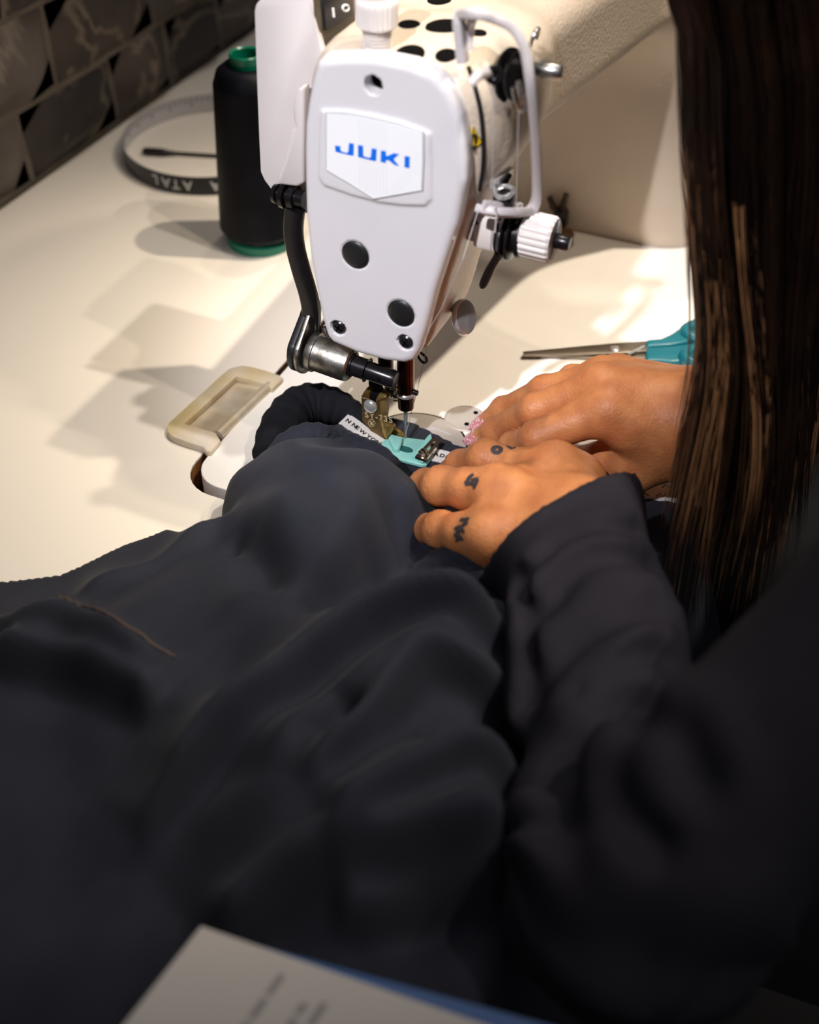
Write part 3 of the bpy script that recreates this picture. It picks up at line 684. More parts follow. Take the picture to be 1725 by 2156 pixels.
# ---- cone of black thread
sc_ = Vector((.158, .172, 0))
cone = thing('thread_cone', 'tall cone of black thread on a green core', 'thread cone', sc_)
prof = [(.0065, .010), (.0070, .0215), (.010, .0245)]
z = .012
while z < .104:
    r_ = .0262 - .0052*((z-.012)/.092)
    prof += [(z, r_ - .00012), (z + .0009, r_ + .00012)]; z += .0018
prof += [(.106, .0206), (.112, .0185), (.1155, .0140), (.1150, .0105)]
MB().lathe(sc_, (0, 0, 1), prof, 64).build('thread_winding', mat('black_polyester_thread', (.004, .0045, .008, 1), .45, nscale=50, col2=(.0015, .0015, .003, 1), spec=.12), cone, auto=None)
M_GREEN = mat('green_plastic', (.0, .17, .095, 1), .3, var=.1)
MB().lathe(sc_, (0, 0, 1), [(0, .0222), (.0015, .0228), (.0055, .0225), (.0070, .0205), (.0072, .009), (.114, .0098), (.1215, .0100), (.1225, .0092), (.1215, .0082), (.095, .0080), (.095, 0)], 48).build('cone_core', M_GREEN, cone)

# ---- loop of measuring tape standing on edge
tcx, tcy, tr = .2555, .266, .0655
tape = thing('tape_measure', 'loop of black and white measuring tape standing on its edge', 'tape measure', (tcx, tcy, 0))
n_ = 96; V = []; Fq = []
def tp(k, z, dr=0):
    a = 2*math.pi*k/n_; r_ = tr*(1 + .03*math.sin(2*a + .6)) + dr
    return Vector((tcx + r_*math.cos(a), tcy + r_*math.sin(a), z))
for part, dr0, dr1, m_ in (('tape_outer', .0004, .0, mat('black_tape', (.010, .010, .012, 1), .4)), ('tape_inner', .0, -.0004, mat('white_tape', (.55, .54, .58, 1), .5))):
    V = []
    for k in range(n_): V += [tp(k, .0005, dr0), tp(k, .0135, dr0), tp(k, .0135, dr1), tp(k, .0005, dr1)]
    Fq = [(4*k+j, 4*((k+1) % n_)+j, 4*((k+1) % n_)+(j+1) % 4, 4*k+(j+1) % 4) for k in range(n_) for j in range(4)]
    ob_ = MB().add(V, Fq).build(part, m_, tape)
    if part == 'tape_outer': tape_out = ob_
    else: tape_in = ob_
def tape_ang(px, py):
    v = onz(px, py, .007); return math.atan2(v.y - tcy, v.x - tcx)
for ch, px in (('A', 322), ('T', 352), ('A', 386), ('A', 456), ('L', 300)):
    a = tape_ang(px, 410 if px > 320 else 395); n3 = Vector((math.cos(a), math.sin(a), 0)); tg = Vector((-n3.y, n3.x, 0))
    r_ = tr*(1 + .03*math.sin(2*a + .6)) + .0006
    text_mesh('tape_letter', ch, .010, Vector((tcx, tcy, .0105)) + n3*r_ - tg*(-.003), -tg, (0, 0, -1), M_PRINTW, tape_out, extrude=.0001)
for k in range(4, 60):
    a = 2*math.pi*k/n_*1.0; n3 = Vector((math.cos(a), math.sin(a), 0)); r_ = tr*(1 + .03*math.sin(2*a + .6)) - .0006
    h_ = .007 if k % 4 == 0 else .004
    MB().box(Vector((tcx, tcy, .013 - h_/2)) + n3*r_, (.0002, .0007, h_), rot=Matrix.Rotation(a, 3, 'Z')).build('tape_tick', M_BLACK, tape_in, False)

# ---- slim black tool lying inside the loop
p0 = onz(300, 318, .0028); p1 = onz(352, 322, .0024); p2 = onz(372, 323, .0016); p3 = onz(500, 331, .0016)
tl_ = thing('screwdriver', 'slim black screwdriver lying inside the tape loop', 'screwdriver', (p2.x, p2.y, 0))
MB().rod([p0, p0.lerp(p1, .15), p0.lerp(p1, .8), p1, p2], [.0016, .0028, .0029, .0022, .0015], 16).build('handle', M_BLACK, tl_)
MB().rod([p2, p3], .0013, 12).build('shaft', M_GUN, tl_)

# ---- scissors
def c4(x, y): return (840 + x/2.6136, 680 + y/2.6136)
sv = onz(*c4(1190, 145), 0)
sci = thing('scissors', 'pair of scissors with teal handles lying on the machine bed', 'scissors', (sv.x, sv.y, BZ))
M_SCI = mat('scissor_steel', (.36, .31, .25, 1), .34, .9, var=.2, nscale=60)
M_TEAL = mat('teal_plastic', (.005, .125, .16, 1), .34, var=.12)
z_ = BZ + .0038
MB().prism([onz(*c4(*q), z_) for q in ((682,156),(860,140),(1000,126),(1160,112),(1372,98),(1372,152),(1180,166),(1000,168),(688,172))], (0, 0, -.0018), bevel=.0003).build('blade', M_SCI, sci)
MB().prism([onz(*c4(*q), z_ - .0019) for q in ((676,176),(700,168),(1180,160),(1372,150),(1372,192),(1120,197),(1000,186))], (0, 0, -.0018), bevel=.0003).build('blade', M_SCI, sci)
MB().lathe(onz(*c4(1188, 146), z_ - .0002), (0, 0, 1), [(0, .0030), (.0008, .0028), (.0014, .0018), (.0015, 0)], 24).build('pivot_screw', M_CHROME, sci)
MB().rod([onz(*c4(1265, 172), z_ + .0003), onz(*c4(1350, 128), z_ + .0003)], .0007, 8).build('blade_groove', M_CHROME, sci)
zz = BZ + .0052
MB().prism([onz(*c4(*q), zz) for q in ((1362,88),(1440,82),(1500,55),(1560,12),(1610,0),(1640,20),(1600,60),(1600,100),(1500,118),(1362,128))], (0, 0, -.006), bevel=.0016, seg=3).build('handle', M_TEAL, sci, auto=.9)
MB().prism([onz(*c4(*q), zz - .0006) for q in ((1362,132),(1500,124),(1640,104),(1650,130),(1620,160),(1600,206),(1500,212),(1430,205),(1362,206))], (0, 0, -.0052), bevel=.0016, seg=3).build('handle', M_TEAL, sci, auto=.9)
def loop(cx, cy, rx, ry, z, rad):
    return MB().rod([onz(cx + rx*math.cos(t_), cy + ry*math.sin(t_), z) for t_ in np.linspace(0, 2*math.pi, 33)[:-1]], rad, 12, closed=True)
loop(1515, 700, 72, 20, BZ + .0044, .0038).build('finger_loop', M_TEAL, sci)
loop(1520, 752, 78, 22, BZ + .0044, .0038).build('finger_loop', M_TEAL, sci)

# ---- small things behind the tension knob
v, nn = hit(1183, 455, .002)
cl = MB().box(v, (.008, .009, .013), bevel=.002).build('column_clip', M_BLACK, mach, label='tiny dark forked clip on the column')
for s_ in (-1, 1):
    e = hit(1183 - s_*18 - 4, 408 - (5 if s_ < 0 else 0), .004)[0]
    MB().rod([v + Vector((0, s_*.002, .004)), v.lerp(e, .55) + nn*.002, e], [.0026, .0022, .0018], 10).build('prong', mat('dark_bronze', (.05, .03, .018, 1), .4, .5), cl)
v = onz(1183, 512, BZ)
bo = thing('bobbin', 'small brown bobbin lying on the bed behind the tension knob', 'bobbin', v)
MB().lathe(v, (0, 0, 1), [(0, 0), (0, .0075), (.0012, .0075), (.0014, .0055), (.0056, .0055), (.0058, .0075), (.007, .0075), (.007, 0)], 24).build('bobbin_spool', mat('brown_bobbin', (.14, .06, .03, 1), .5), bo)

# ---- paper slip with pen marks and white cord by the far wrist
M_PAPER = mat('cream_paper', (.66, .58, .44, 1), .7, var=.08)
pz = BZ + .0004
pp = [onz(1300, 1005, pz), onz(1500, 1010, pz), onz(1500, 1070, pz), onz(1290, 1052, pz)]
v = (pp[0] + pp[2])/2
ps = thing('paper_slip', 'slip of cream paper with pen scribbles under the far wrist', 'paper', v)
MB().prism(pp, (0, 0, .0004)).build('sheet', M_PAPER, ps, False)
for pts in ([(1322,1036),(1340,1030),(1338,1044)], [(1382,1046),(1390,1038),(1396,1048),(1402,1038)], [(1395,1026),(1402,1020),(1410,1028),(1416,1018)], [(1350,1032),(1372,1048)], [(1420,1044),(1436,1030)]):
    MB().rod([onz(*q, pz + .0005) for q in pts], .0003, 5).build('pen_mark', M_BLACK, ps)
cd_ = tag(MB().rod(smooth_path([onz(1300, 1037, BZ + .004), onz(1345, 1047, BZ + .0040), onz(1400, 1052, BZ + .004), onz(1430, 1056, BZ + .004), onz(1458, 1058, BZ + .004)], 6), [.0012]*12 + [.0014]*6 + [.0017, .0019, .0018, .0021, .0016, .0018, .0010], 10).build('white_cord', mat('white_cotton', (.75, .72, .68, 1), .8, bump=.6, bscale=900), None), 'white cotton cord end lying beside the paper slip', 'cord')

# ---- sewing thread of the machine
M_THREAD = mat('grey_thread', (.55, .52, .50, 1), .6, var=.05)
th = thing('sewing_thread', 'fine grey sewing thread running down the head to the needle', 'thread', (0, 0, .05))
MB().rod([ony(906, 690, -.022), ony(893, 762, -.012), ony(876, 832, -.0055), Vector((-.0012, -.0012, .012)), Vector((0, -.0004, .0095))], .00017, 6).build('thread_run', M_THREAD, th)
MB().rod([ony(1040, 165, -.050), ony(1038, 300, -.050), ony(1036, 428, -.048)], .00022, 6).build('thread_run', M_THREAD, th)
MB().rod([ony(1092, 240, -.056), ony(1090, 340, -.055), ony(1087, 440, -.053)], .00022, 6).build('thread_run', M_THREAD, th)
MB().rod([ony(1036, 428, -.048), ony(1046, 450, -.05), ony(1042, 490, -.052)], .00022, 6).build('thread_run', M_THREAD, th)
MB().rod([ony(1008, 440, -.042), ony(975, 545, -.0405), ony(930, 650, -.030), ony(906, 690, -.022)], .00020, 6).build('thread_run', M_THREAD, th)

# ---- booklet at the near edge
bz = .056
BKP = [onz(424, 1950, bz), onz(1030, 2160, bz)]
c0, c1 = BKP; ex = (c1 - c0).normalized(); ey = Vector((0, 0, 1)).cross(ex); lf = onz(250, 2170, bz) - c0
if ey.dot(lf) < 0: ey = -ey
lfd = lf.normalized()
bk = thing('booklet', 'white printed booklet with a blue back cover at the bottom edge', 'booklet', (c0 + ex*.08 + lfd*.1) - Vector((0, 0, .004)))
Wb, Lb = .15, .20
def bkq(u, v_, z_): p = c0 + ex*u + lfd*v_; return Vector((p.x, p.y, z_))
MB().prism([bkq(0, 0, bz), bkq(Wb, 0, bz), bkq(Wb, Lb, bz), bkq(0, Lb, bz)], (0, 0, -.003)).build('pages', mat('white_paper', (.60, .55, .51, 1), .6, var=.03), bk, False)
pg = MB().prism([bkq(.004, -.0005, bz - .003), bkq(Wb + .004, -.011, bz - .003), bkq(Wb + .004, Lb, bz - .003), bkq(.004, Lb, bz - .003)], (0, 0, -.0022)).build('back_cover', mat('blue_card', (.010, .085, .30, 1), .45), bk, False, label='blue back cover showing past the pages')
for li, (u, v0, v1) in enumerate(((.030, .006, .060), (.041, .012, .055), (.046, .010, .05))):
    v_ = v0
    rr = random.Random(li)
    while v_ < v1:
        w_ = rr.uniform(.003, .008)
        MB().prism([bkq(u, v_, bz + .0001), bkq(u + .0022, v_, bz + .0001), bkq(u + .0022, v_ + w_, bz + .0001), bkq(u, v_ + w_, bz + .0001)], (0, 0, .0001)).build('text_line', mat('pale_grey_ink', (.30, .28, .28, 1), .6), bk, False)
        v_ += w_ + .0015

# ================================================================== GARMENT
CP = [ # photo pixel x, y and height
 (640,850,.006),(605,895,.006),(690,850,.006),(740,866,.005),(575,945,.010),(770,872,.0045),(850,905,.0045),(900,930,.0042),(950,950,.004),(1000,980,.004),(1060,1000,.004),(1150,1060,.004),(1200,1150,.006),
 (850,960,.004),(920,1000,.004),(860,1000,.006),(960,1060,.005),(1000,1100,.006),
 (705,885,.007),(680,930,.010),(640,900,.015),(610,930,.020),(660,905,.018),(730,930,.017),(785,955,.019),
 (490,1000,.034),(560,965,.046),(650,950,.053),(740,952,.053),(810,985,.050),(850,1030,.044),(872,1085,.034),(865,1120,.026),
 (600,1050,.060),(700,1060,.062),(780,1085,.056),(640,1150,.056),(740,1150,.050),(640,1230,.048),(560,1120,.052),(505,1070,.034),(480,1110,.030),
 (420,1112,.024),(380,1172,.028),(480,1160,.036),(300,1205,.026),(150,1245,.016),(0,1255,.010),(-120,1260,.008),
 (400,1280,.042),(220,1310,.036),(540,1310,.044),(60,1320,.026),
 (880,1160,.018),(820,1220,.028),(720,1280,.036),
 (930,1165,.026),(985,1205,.034),(1050,1235,.030),(1000,1280,.034),(900,1250,.034),(1080,1290,.03),
 (1050,1312,.038),(880,1302,.042),(760,1322,.042),(640,1390,.043),(520,1472,.042),(400,1550,.036),(280,1640,.024),
 (1000,1400,.050),(760,1440,.050),(600,1560,.050),(450,1700,.040),(300,1800,.020),
 (900,1560,.050),(1050,1600,.050),(760,1640,.052),(950,1700,.054),(600,1760,.044),(800,1800,.046),(1050,1780,.050),
 (600,1900,.034),(900,1920,.036),(1080,1900,.036),(420,1900,.020),(700,2050,.034),(1000,2080,.034),(300,2100,.020),(700,2250,.03),
 (100,1500,.022),(200,1450,.030),(60,1700,.012),(100,1900,.010),(1180,1500,.012),(1180,1750,.012),(1200,2000,.012),(1350,1120,.006),(1480,1150,.006),(1400,1300,.008),(1500,1400,.008),(1350,1500,.008)]
OUTL = [(560,965),(584,915),(610,872),(652,846),(705,850),(758,866),(800,874),(870,892),(960,937),(1060,975),(1180,1020),(1310,1050),(1460,1068),(1620,1120),(1640,1300),(1500,1600),(1400,2050),(1250,2300),(100,2300),(-200,2000),(-220,1240),(0,1232),(130,1224),(270,1170),(365,1148),(392,1106),(430,1090),(462,1085),(458,1040),(466,1005),(515,975)]
OZ = {0: .0, 1: .0, 2: .0, 3: .0, 4: .0, 5: .0}
cpw = np.array([tuple(onz(a, b_, c_)) for a, b_, c_ in CP])
olw = np.array([tuple(onz(a, b_, OZ.get(i, .022 if i in (26, 27, 28, 29, 25, 30) else .003)))[:2] for i, (a, b_) in enumerate(OUTL)])
gx = np.arange(-.40, .055, .0019); gy = np.arange(-.215, .235, .0019)
GX, GY = np.meshgrid(gx, gy, indexing='ij')
def tps(r): return r*r*np.log(np.maximum(r, 1e-9))
cx_ = cpw[:, :2]; n0 = len(cx_)
A = np.zeros((n0+3, n0+3)); A[:n0, :n0] = tps(np.linalg.norm(cx_[:, None] - cx_[None], axis=-1)) + np.eye(n0)*2e-5
A[:n0, n0] = 1; A[:n0, n0+1:] = cx_; A[n0:, :n0] = A[:n0, n0:].T
sol_ = np.linalg.solve(A, np.concatenate([cpw[:, 2], np.zeros(3)]))
Pq = np.stack([GX.ravel(), GY.ravel()], 1); Hh = sol_[n0] + Pq @ sol_[n0+1:]
for i in range(n0): Hh += sol_[i]*tps(np.hypot(Pq[:, 0]-cx_[i, 0], Pq[:, 1]-cx_[i, 1]))
Hh = Hh.reshape(GX.shape)
def pl_dist(pts, z):
    P = [onz(a, b_, z) for a, b_ in pts]; best = np.full(GX.shape, 1e9); par = np.zeros(GX.shape); N = len(P)-1
    for i in range(N):
        ax_, ay_ = P[i].x, P[i].y; ex_, ey_ = P[i+1].x-ax_, P[i+1].y-ay_
        t_ = np.clip(((GX-ax_)*ex_ + (GY-ay_)*ey_)/(ex_*ex_+ey_*ey_), 0, 1)
        d_ = np.hypot(GX-ax_-t_*ex_, GY-ay_-t_*ey_); m_ = d_ < best; best = np.where(m_, d_, best); par = np.where(m_, (i+t_)/N, par)
    return best, par
def smooth_px(pts):
    return [(p.x, p.y) for p in smooth_path([(x, y, 0) for x, y in pts], 4)]
FOLDS = [ # polyline, approximate height, amplitude, width
 ([(745,1515),(715,1550),(680,1595)], .045, -.016, .006),
 ([(1110,1545),(1000,1560),(900,1545)], .045, -.014, .012),
 ([(870,1115),(845,1170),(780,1240),(700,1300),(640,1350)], .030, -.012, .007),
 ([(930,1160),(1000,1200),(1050,1240)], .03, .007, .006),
 ([(960,1250),(1010,1262),(1060,1290)], .03, -.010, .005),
 ([(890,1190),(930,1215),(960,1250)], .03, -.009, .005),
 ([(470,1095),(520,1120),(560,1180),(575,1260)], .045, -.012, .009),
 ([(640,1110),(650,1190),(630,1270)], .05, -.005, .010),
 ([(80,1238),(170,1310),(270,1390),(380,1440)], .035, .004, .004),
 ([(690,895),(735,900),(700,915),(680,950)], .010, -.009, .005),
 ([(650,835),(690,865),(705,890)], .015, -.006, .003),
 ([(580,955),(620,925),(680,915),(690,935)], .02, .007, .005),
 ([(725,900),(740,940),(800,965)], .02, .005, .005),
 ([(850,1010),(815,1060),(800,1110),(770,1170)], .05, -.008, .005),
 ([(865,1030),(855,1075),(868,1110)], .04, .007, .005),
]
for pts, z_, amp, w_ in FOLDS:
    d_, t_ = pl_dist(pts, z_)
    Hh += amp*np.exp(-(d_/w_)**2)*np.clip(np.minimum(t_, 1-t_)*6 + .25, 0, 1)
# pleats: gentle on the far side, dropping sharply on the near side
PLEATS = [
 ([(1120,1330),(1000,1308),(880,1302),(760,1330),(640,1398),(520,1480),(400,1560),(260,1660)], .056, .026, .020, .0055),
 ([(1120,1450),(990,1402),(900,1398),(850,1440),(800,1500),(740,1580),(640,1680)], .054, .020, .014, .005),
 ([(1120,1628),(1000,1630),(900,1660),(800,1710),(700,1770)], .054, .018, .014, .005),
 ([(1100,1786),(900,1798),(720,1815),(560,1850),(430,1930)], .046, .026, .020, .007),
 ([(1060,1872),(900,1885),(700,1925)], .040, .015, .013, .006),
 ([(-40,1345),(120,1385),(250,1450),(340,1510)], .034, .019, .013, .005),
 ([(-40,1280),(100,1300),(220,1370),(330,1440)], .034, .009, .010, .005),
 ([(430,1100),(400,1130),(300,1190),(150,1240)], .026, .005, .008, .006),
 ([(1040,1350),(900,1372),(780,1430),(660,1530),(540,1650)], .050, .009, .016, .008),
]
def side(pts, z):
    P = [onz(a, b_, z) for a, b_ in pts]; best = np.full(GX.shape, 1e9); sg = np.zeros(GX.shape); par = np.zeros(GX.shape); N = len(P)-1
    for i in range(N):
        ax_, ay_ = P[i].x, P[i].y; ex_, ey_ = P[i+1].x-ax_, P[i+1].y-ay_
        t_ = np.clip(((GX-ax_)*ex_ + (GY-ay_)*ey_)/(ex_*ex_+ey_*ey_), 0, 1)
        d_ = np.hypot(GX-ax_-t_*ex_, GY-ay_-t_*ey_); m_ = d_ < best
        cr = ex_*(GY-ay_) - ey_*(GX-ax_)
        best = np.where(m_, d_, best); sg = np.where(m_, np.sign(cr), sg); par = np.where(m_, (i+t_)/N, par)
    return best, sg, par
for pts, z_, amp, dec, drop in PLEATS:
    d_, sg, t_ = side(smooth_px(pts), z_)
    near_side = side([pts[0], pts[-1]], z_)[1][0, 0]          # the corner nearest the camera
    on_near = sg == near_side
    prof_ = np.where(on_near, np.exp(-(d_/drop)**2)*1.35 - .35*np.exp(-(d_/(drop*3))**2), np.exp(-d_/dec))
    Hh += amp*prof_*np.clip(np.minimum(t_, 1-t_)*7 + .15, 0, 1)
# small random wrinkles
for k in range(26):
    a = rng.uniform(0, math.pi); fr = rng.uniform(60, 190); Hh += rng.uniform(.0002, .0009)*np.sin((GX*math.cos(a) + GY*math.sin(a))*fr + rng.uniform(0, 6.28) + 2*np.sin((GX*math.sin(a) - GY*math.cos(a))*40))*np.clip((Hh - .008)/.02, 0, 1)
for _ in range(2):
    Hp = np.pad(Hh, 1, mode='edge'); Hh = (Hp[1:-1, 1:-1]*4 + Hp[:-2, 1:-1]*2 + Hp[2:, 1:-1]*2 + Hp[1:-1, :-2]*2 + Hp[1:-1, 2:]*2 + Hp[:-2, :-2] + Hp[2:, 2:] + Hp[:-2, 2:] + Hp[2:, :-2])/16
sd = -poly_d(GX.astype(np.float32), GY.astype(np.float32), [tuple(p) for p in olw])
capz = np.where(sd > 0, np.sqrt(np.maximum(sd, 0)*.10) + .001, -.02)
Hh = np.maximum(Hh, .0042)
kk = .006; hq = np.maximum(kk - np.abs(Hh - capz), 0)/kk; Hh = np.minimum(Hh, capz) - hq*hq*kk*.25
Hh = Hh - np.where(GY < -.151, (-.151 - GY)*3.2, 0)          # hangs down past the table's front edge
nx_, ny_ = Hh.shape
idx = np.arange(nx_*ny_).reshape(nx_, ny_)
Qd = np.stack([idx[:-1, :-1], idx[1:, :-1], idx[1:, 1:], idx[:-1, 1:]], -1).reshape(-1, 4)
zf = Hh.ravel(); keep = ((zf[Qd] > .0008) | ((GY.ravel()[Qd] < -.149) & (sd.ravel()[Qd] > 0))).sum(1) >= 1; Qd = Qd[keep]
g0, g1 = np.gradient(sd, .0019); gl = np.maximum(np.hypot(g0, g1), 1e-6); outm = (sd < 0) & (sd > -.006) & (GY > -.149)
GX2 = np.where(outm, GX - sd*g0/gl, GX); GY2 = np.where(outm, GY - sd*g1/gl, GY)
Vg = np.stack([GX2.ravel(), GY2.ravel(), np.where(GY.ravel() < -.151, zf, np.maximum(zf, .0021))], 1)
us = np.unique(Qd); mp = np.full(len(Vg), -1); mp[us] = np.arange(len(us))
gar = thing('garment', 'dark charcoal jersey garment heaped under the presser foot', 'garment', (-.15, 0, 0))
M_CLOTH = mat('charcoal_jersey', (.028, .030, .042, 1), .8, nscale=24, col2=(.020, .022, .034, 1), bump=.35, bscale=1400, spec=.15, sheen=.06)
cloth = link('jersey_cloth', mesh_np('jersey_cloth', Vg[us], mp[Qd]), M_CLOTH, gar)
def gz(x, y):
    i = int(round((x - gx[0])/.0019)); j = int(round((y - gy[0])/.0019)); return float(Hh[min(max(i, 0), nx_-1), min(max(j, 0), ny_-1)])
def drape(pts, z, lift, n=10):
    P = smooth_path([onz(a, b_, z) for a, b_ in pts], n); return [Vector((p.x, p.y, gz(p.x, p.y) + lift)) for p in P]
MB().rod(drape([(80,1238),(170,1310),(270,1390),(380,1440)], .035, .0003), .0006, 6).build('seam', mat('brown_seam_thread', (.10, .065, .05, 1), .8), gar)
for q0 in (((640,822),(690,862),(706,892)),):
    P = drape(q0, .014, .0006, 6)
    for i in range(0, len(P)-1, 1):
        MB().rod([P[i], P[i].lerp(P[i+1], .7) + Vector((.0006, .0012, .0005))], .0005, 5).build('overlock_stitch', mat('black_stitch', (.02, .02, .024, 1), .6), gar)

# rolled hem round the back of the presser foot and the curled fold in front of it
M_HEM = mat('black_rib_knit', (.016, .016, .020, 1), .85, nscale=60, col2=(.010, .010, .013, 1), bump=.5, bscale=1800, spec=.1)
def tube_fold(name, pts, rads, m_, sq=.8):
    P = smooth_path([onz(x, y, z) for x, y, z in pts], 7); n_ = len(P); rr = [np.interp(i/(n_-1), np.linspace(0, 1, len(rads)), rads) for i in range(n_)]
    rr = [r_*(1 + .05*math.sin(i*1.7)) for i, r_ in enumerate(rr)]
    return MB().rod(P, rr, 20, flat=None).build(name, m_, gar, auto=None)
tube_fold('rolled_hem', [(566,965,.010),(588,905,.013),(622,862,.0145),(662,848,.0145),(706,856,.0130),(746,876,.0095),(780,893,.0060),(820,905,.0045)], [.0085, .0105, .0110, .0105, .0095, .0075, .0045, .0020], M_HEM)
tube_fold('curled_fold', [(578,985,.020),(600,948,.024),(640,925,.025),(676,922,.024),(694,936,.022),(690,962,.024)], [.006, .0075, .0080, .0072, .0060, .0040], M_CLOTH)
tube_fold('curled_fold', [(712,905,.012),(722,925,.018),(750,945,.022),(790,962,.024),(826,985,.026)], [.0030, .0055, .0070, .0070, .0050], M_CLOTH)

# white woven label tape under the foot
lp = [(724,881,.0150),(748,898,.0125),(776,920,.0090),(806,938,.0066),(850,950,.0052),(900,955,.0050),(940,963,.0050),(1000,985,.0050),(1060,1010,.0050)]
LP = smooth_path([onz(a, b_, c_) for a, b_, c_ in lp], 8)
wl = thing('woven_label', 'white woven tape printed MADE IN NEW YORK being sewn under the foot', 'label', LP[30])
V = []; Fq = []
for i, p in enumerate(LP):
    tg = (LP[min(i+1, len(LP)-1)] - LP[max(i-1, 0)]).normalized(); sd_ = Vector((0, 0, 1)).cross(tg); sd_ = Vector((sd_.x, sd_.y, 0)).normalized()
    if sd_.x < 0: sd_ = -sd_
    for o_, dz in ((-.0048, 0), (.0048, 0), (.0048, -.0005), (-.0048, -.0005)): V.append(p + sd_*o_ + Vector((0, 0, dz + max(0, .0) )))
    if i: Fq += [(4*(i-1)+j, 4*i+j, 4*i+(j+1) % 4, 4*(i-1)+(j+1) % 4) for j in range(4)]
MB().add(V, Fq).build('tape_strip', mat('white_satin_tape', (.78, .74, .70, 1), .6, bump=.3, bscale=1500), wl, True, .5)
def proj_x(p):
    q = np.array(p) - CAM; return W/2 + FPX*(q @ RT)/(q @ FW)
pxs = [proj_x(p) for p in LP]
for ch, px in [('N', 729), ('N', 742), ('E', 750), ('W', 758), ('Y', 773), ('O', 781), ('R', 790), ('K', 799), ('M', 893), ('A', 914), ('D', 926), ('E', 938), ('I', 951), ('N', 957), ('N', 978), ('E', 990), ('W', 1002)]:
    i = max(k for k in range(len(pxs)) if pxs[k] <= px); i = min(i, len(LP)-2)
    p = LP[i].lerp(LP[i+1], (px - pxs[i])/(pxs[i+1] - pxs[i])); tg = (LP[i+1] - LP[i]).normalized()
    sd_ = Vector((tg.y, -tg.x, 0)).normalized()
    if sd_.x < 0: sd_ = -sd_
    text_mesh('label_letter', ch, .0036, p - sd_*.0012 + Vector((0, 0, .0004)), tg, sd_, M_BLACK, wl, extrude=.00008, bold=.00006)

# ================================================================== PERSON
per = thing('person', 'person in a dark long-sleeved top guiding the fabric with both hands', 'person', (.04, -.47, -.75))
def C4(x, y, z): return np.array(onz(*c4(x, y), z))
M_SKIN = mat('warm_skin', (.62, .25, .095, 1), .45, nscale=90, col2=(.50, .175, .065, 1), bump=.35, bscale=750, sss=.06, spec=.35)
def hand(fingers, radii, thumb, trad, wrist_rows, palm, elbow, lo, hi, h=.00095, crease=True):
    G = grid(lo, hi, h)
    pd = None
    for a, b_, ra, rb in palm:
        d_ = cone_d(G, a, b_, ra, rb); pd = d_ if pd is None else smin(pd, d_, .009)
    for a, b_, ra, rb in wrist_rows: pd = smin(pd, cone_d(G, a, b_, ra, rb), .014)
    tot = pd
    for f, rr in list(zip(fingers, radii)) + [(thumb, trad)]:
        fd = None
        for i in range(len(f)-1):
            d_ = cone_d(G, f[i], f[i+1], rr[i], rr[i+1]); fd = d_ if fd is None else smin(fd, d_, .004)
        # knuckle bulge and creases at the middle joints
        nj = len(f)
        for j, amp, sig in ((nj-3, .00042, .0050), (nj-2, .00032, .0034)):
            if j < len(f)-1:
                ax_ = (f[j+1]-f[j-1]); ax_ = ax_/np.linalg.norm(ax_)
                i0 = [max(0, int((f[j][k]-.02-lo[k])/h)) for k in range(3)]; i1 = [max(i0[k]+1, int((f[j][k]+.02-lo[k])/h)) for k in range(3)]
                sl = tuple(slice(i0[k], i1[k]) for k in range(3)); Gs = G[sl] - f[j].astype(np.float32)
                s_ = Gs @ ax_.astype(np.float32)
                near = np.exp(-((Gs**2).sum(-1))/(rr[j]*1.8)**2)
                wob = .0011*np.sin(Gs[..., 0]*900 + Gs[..., 2]*700 + j) + .0007*np.sin(Gs[..., 1]*1300 + 2*j)
                fd[sl] = fd[sl] - near*(.0007 + amp*(1 - 2*np.abs(np.sin((s_ + wob)*math.pi/.0034))**.5))*np.exp(-(s_/sig)**2)

        tot = np.minimum(tot, smin(pd, fd, .0050))
    V, Q = net(tot, lo, h); return V, Q
def PZ(x, y, z): return np.array(onz(x, y, z))
# near hand (her left)
Nf = [[PZ(1166,983,.044), PZ(1098,984,.043), PZ(1024,964,.041), PZ(970,980,.025), PZ(945,990,.015)],
      [PZ(1052,1036,.050), PZ(988,1030,.046), PZ(928,1023,.040), PZ(897,1023,.028), PZ(880,1022,.019)],
      [PZ(1030,1125,.046), PZ(976,1122,.041), PZ(928,1115,.034), PZ(885,1112,.022), PZ(864,1110,.014)],
      [PZ(1050,1160,.036), PZ(1000,1152,.026), PZ(975,1140,.017), PZ(1000,1128,.012), PZ(1020,1124,.012)]]
Nr = [(.0106,.0082,.0080,.0068,.0054), (.0108,.0092,.0082,.0072,.0056), (.0104,.0084,.0076,.0068,.0054), (.0095,.0075,.0068,.0060,.0050)]
Nt = [PZ(1210,1020,.034), PZ(1150,1000,.026), PZ(1080,992,.018), PZ(1030,992,.013)]
nw = PZ(1210,1112,.046); nw2 = PZ(1222,1085,.044); nw3 = PZ(1190,1140,.044)
NE = np.array(onz(1350, 1880, .058))
npalm = [(nw2, Nf[0][0], .0150, .0112), (nw, Nf[1][0], .0165, .0112), (nw, Nf[2][0], .0165, .0110), (nw3, Nf[3][0], .0155, .0110), (nw2, Nt[0], .0150, .013), (Nt[0], Nt[1], .013, .0105), (Nf[0][0], Nf[1][0], .0075, .0075), (Nf[1][0], Nf[2][0], .0070, .0070)]
nwr = [(nw, nw + (NE-nw)*.30, .0175, .021)]
V1, Q1 = hand(Nf, Nr, Nt, (.0120, .0098, .0085, .0062), nwr, npalm, NE, (-.165, -.165, .000), (.002, -.008, .078))
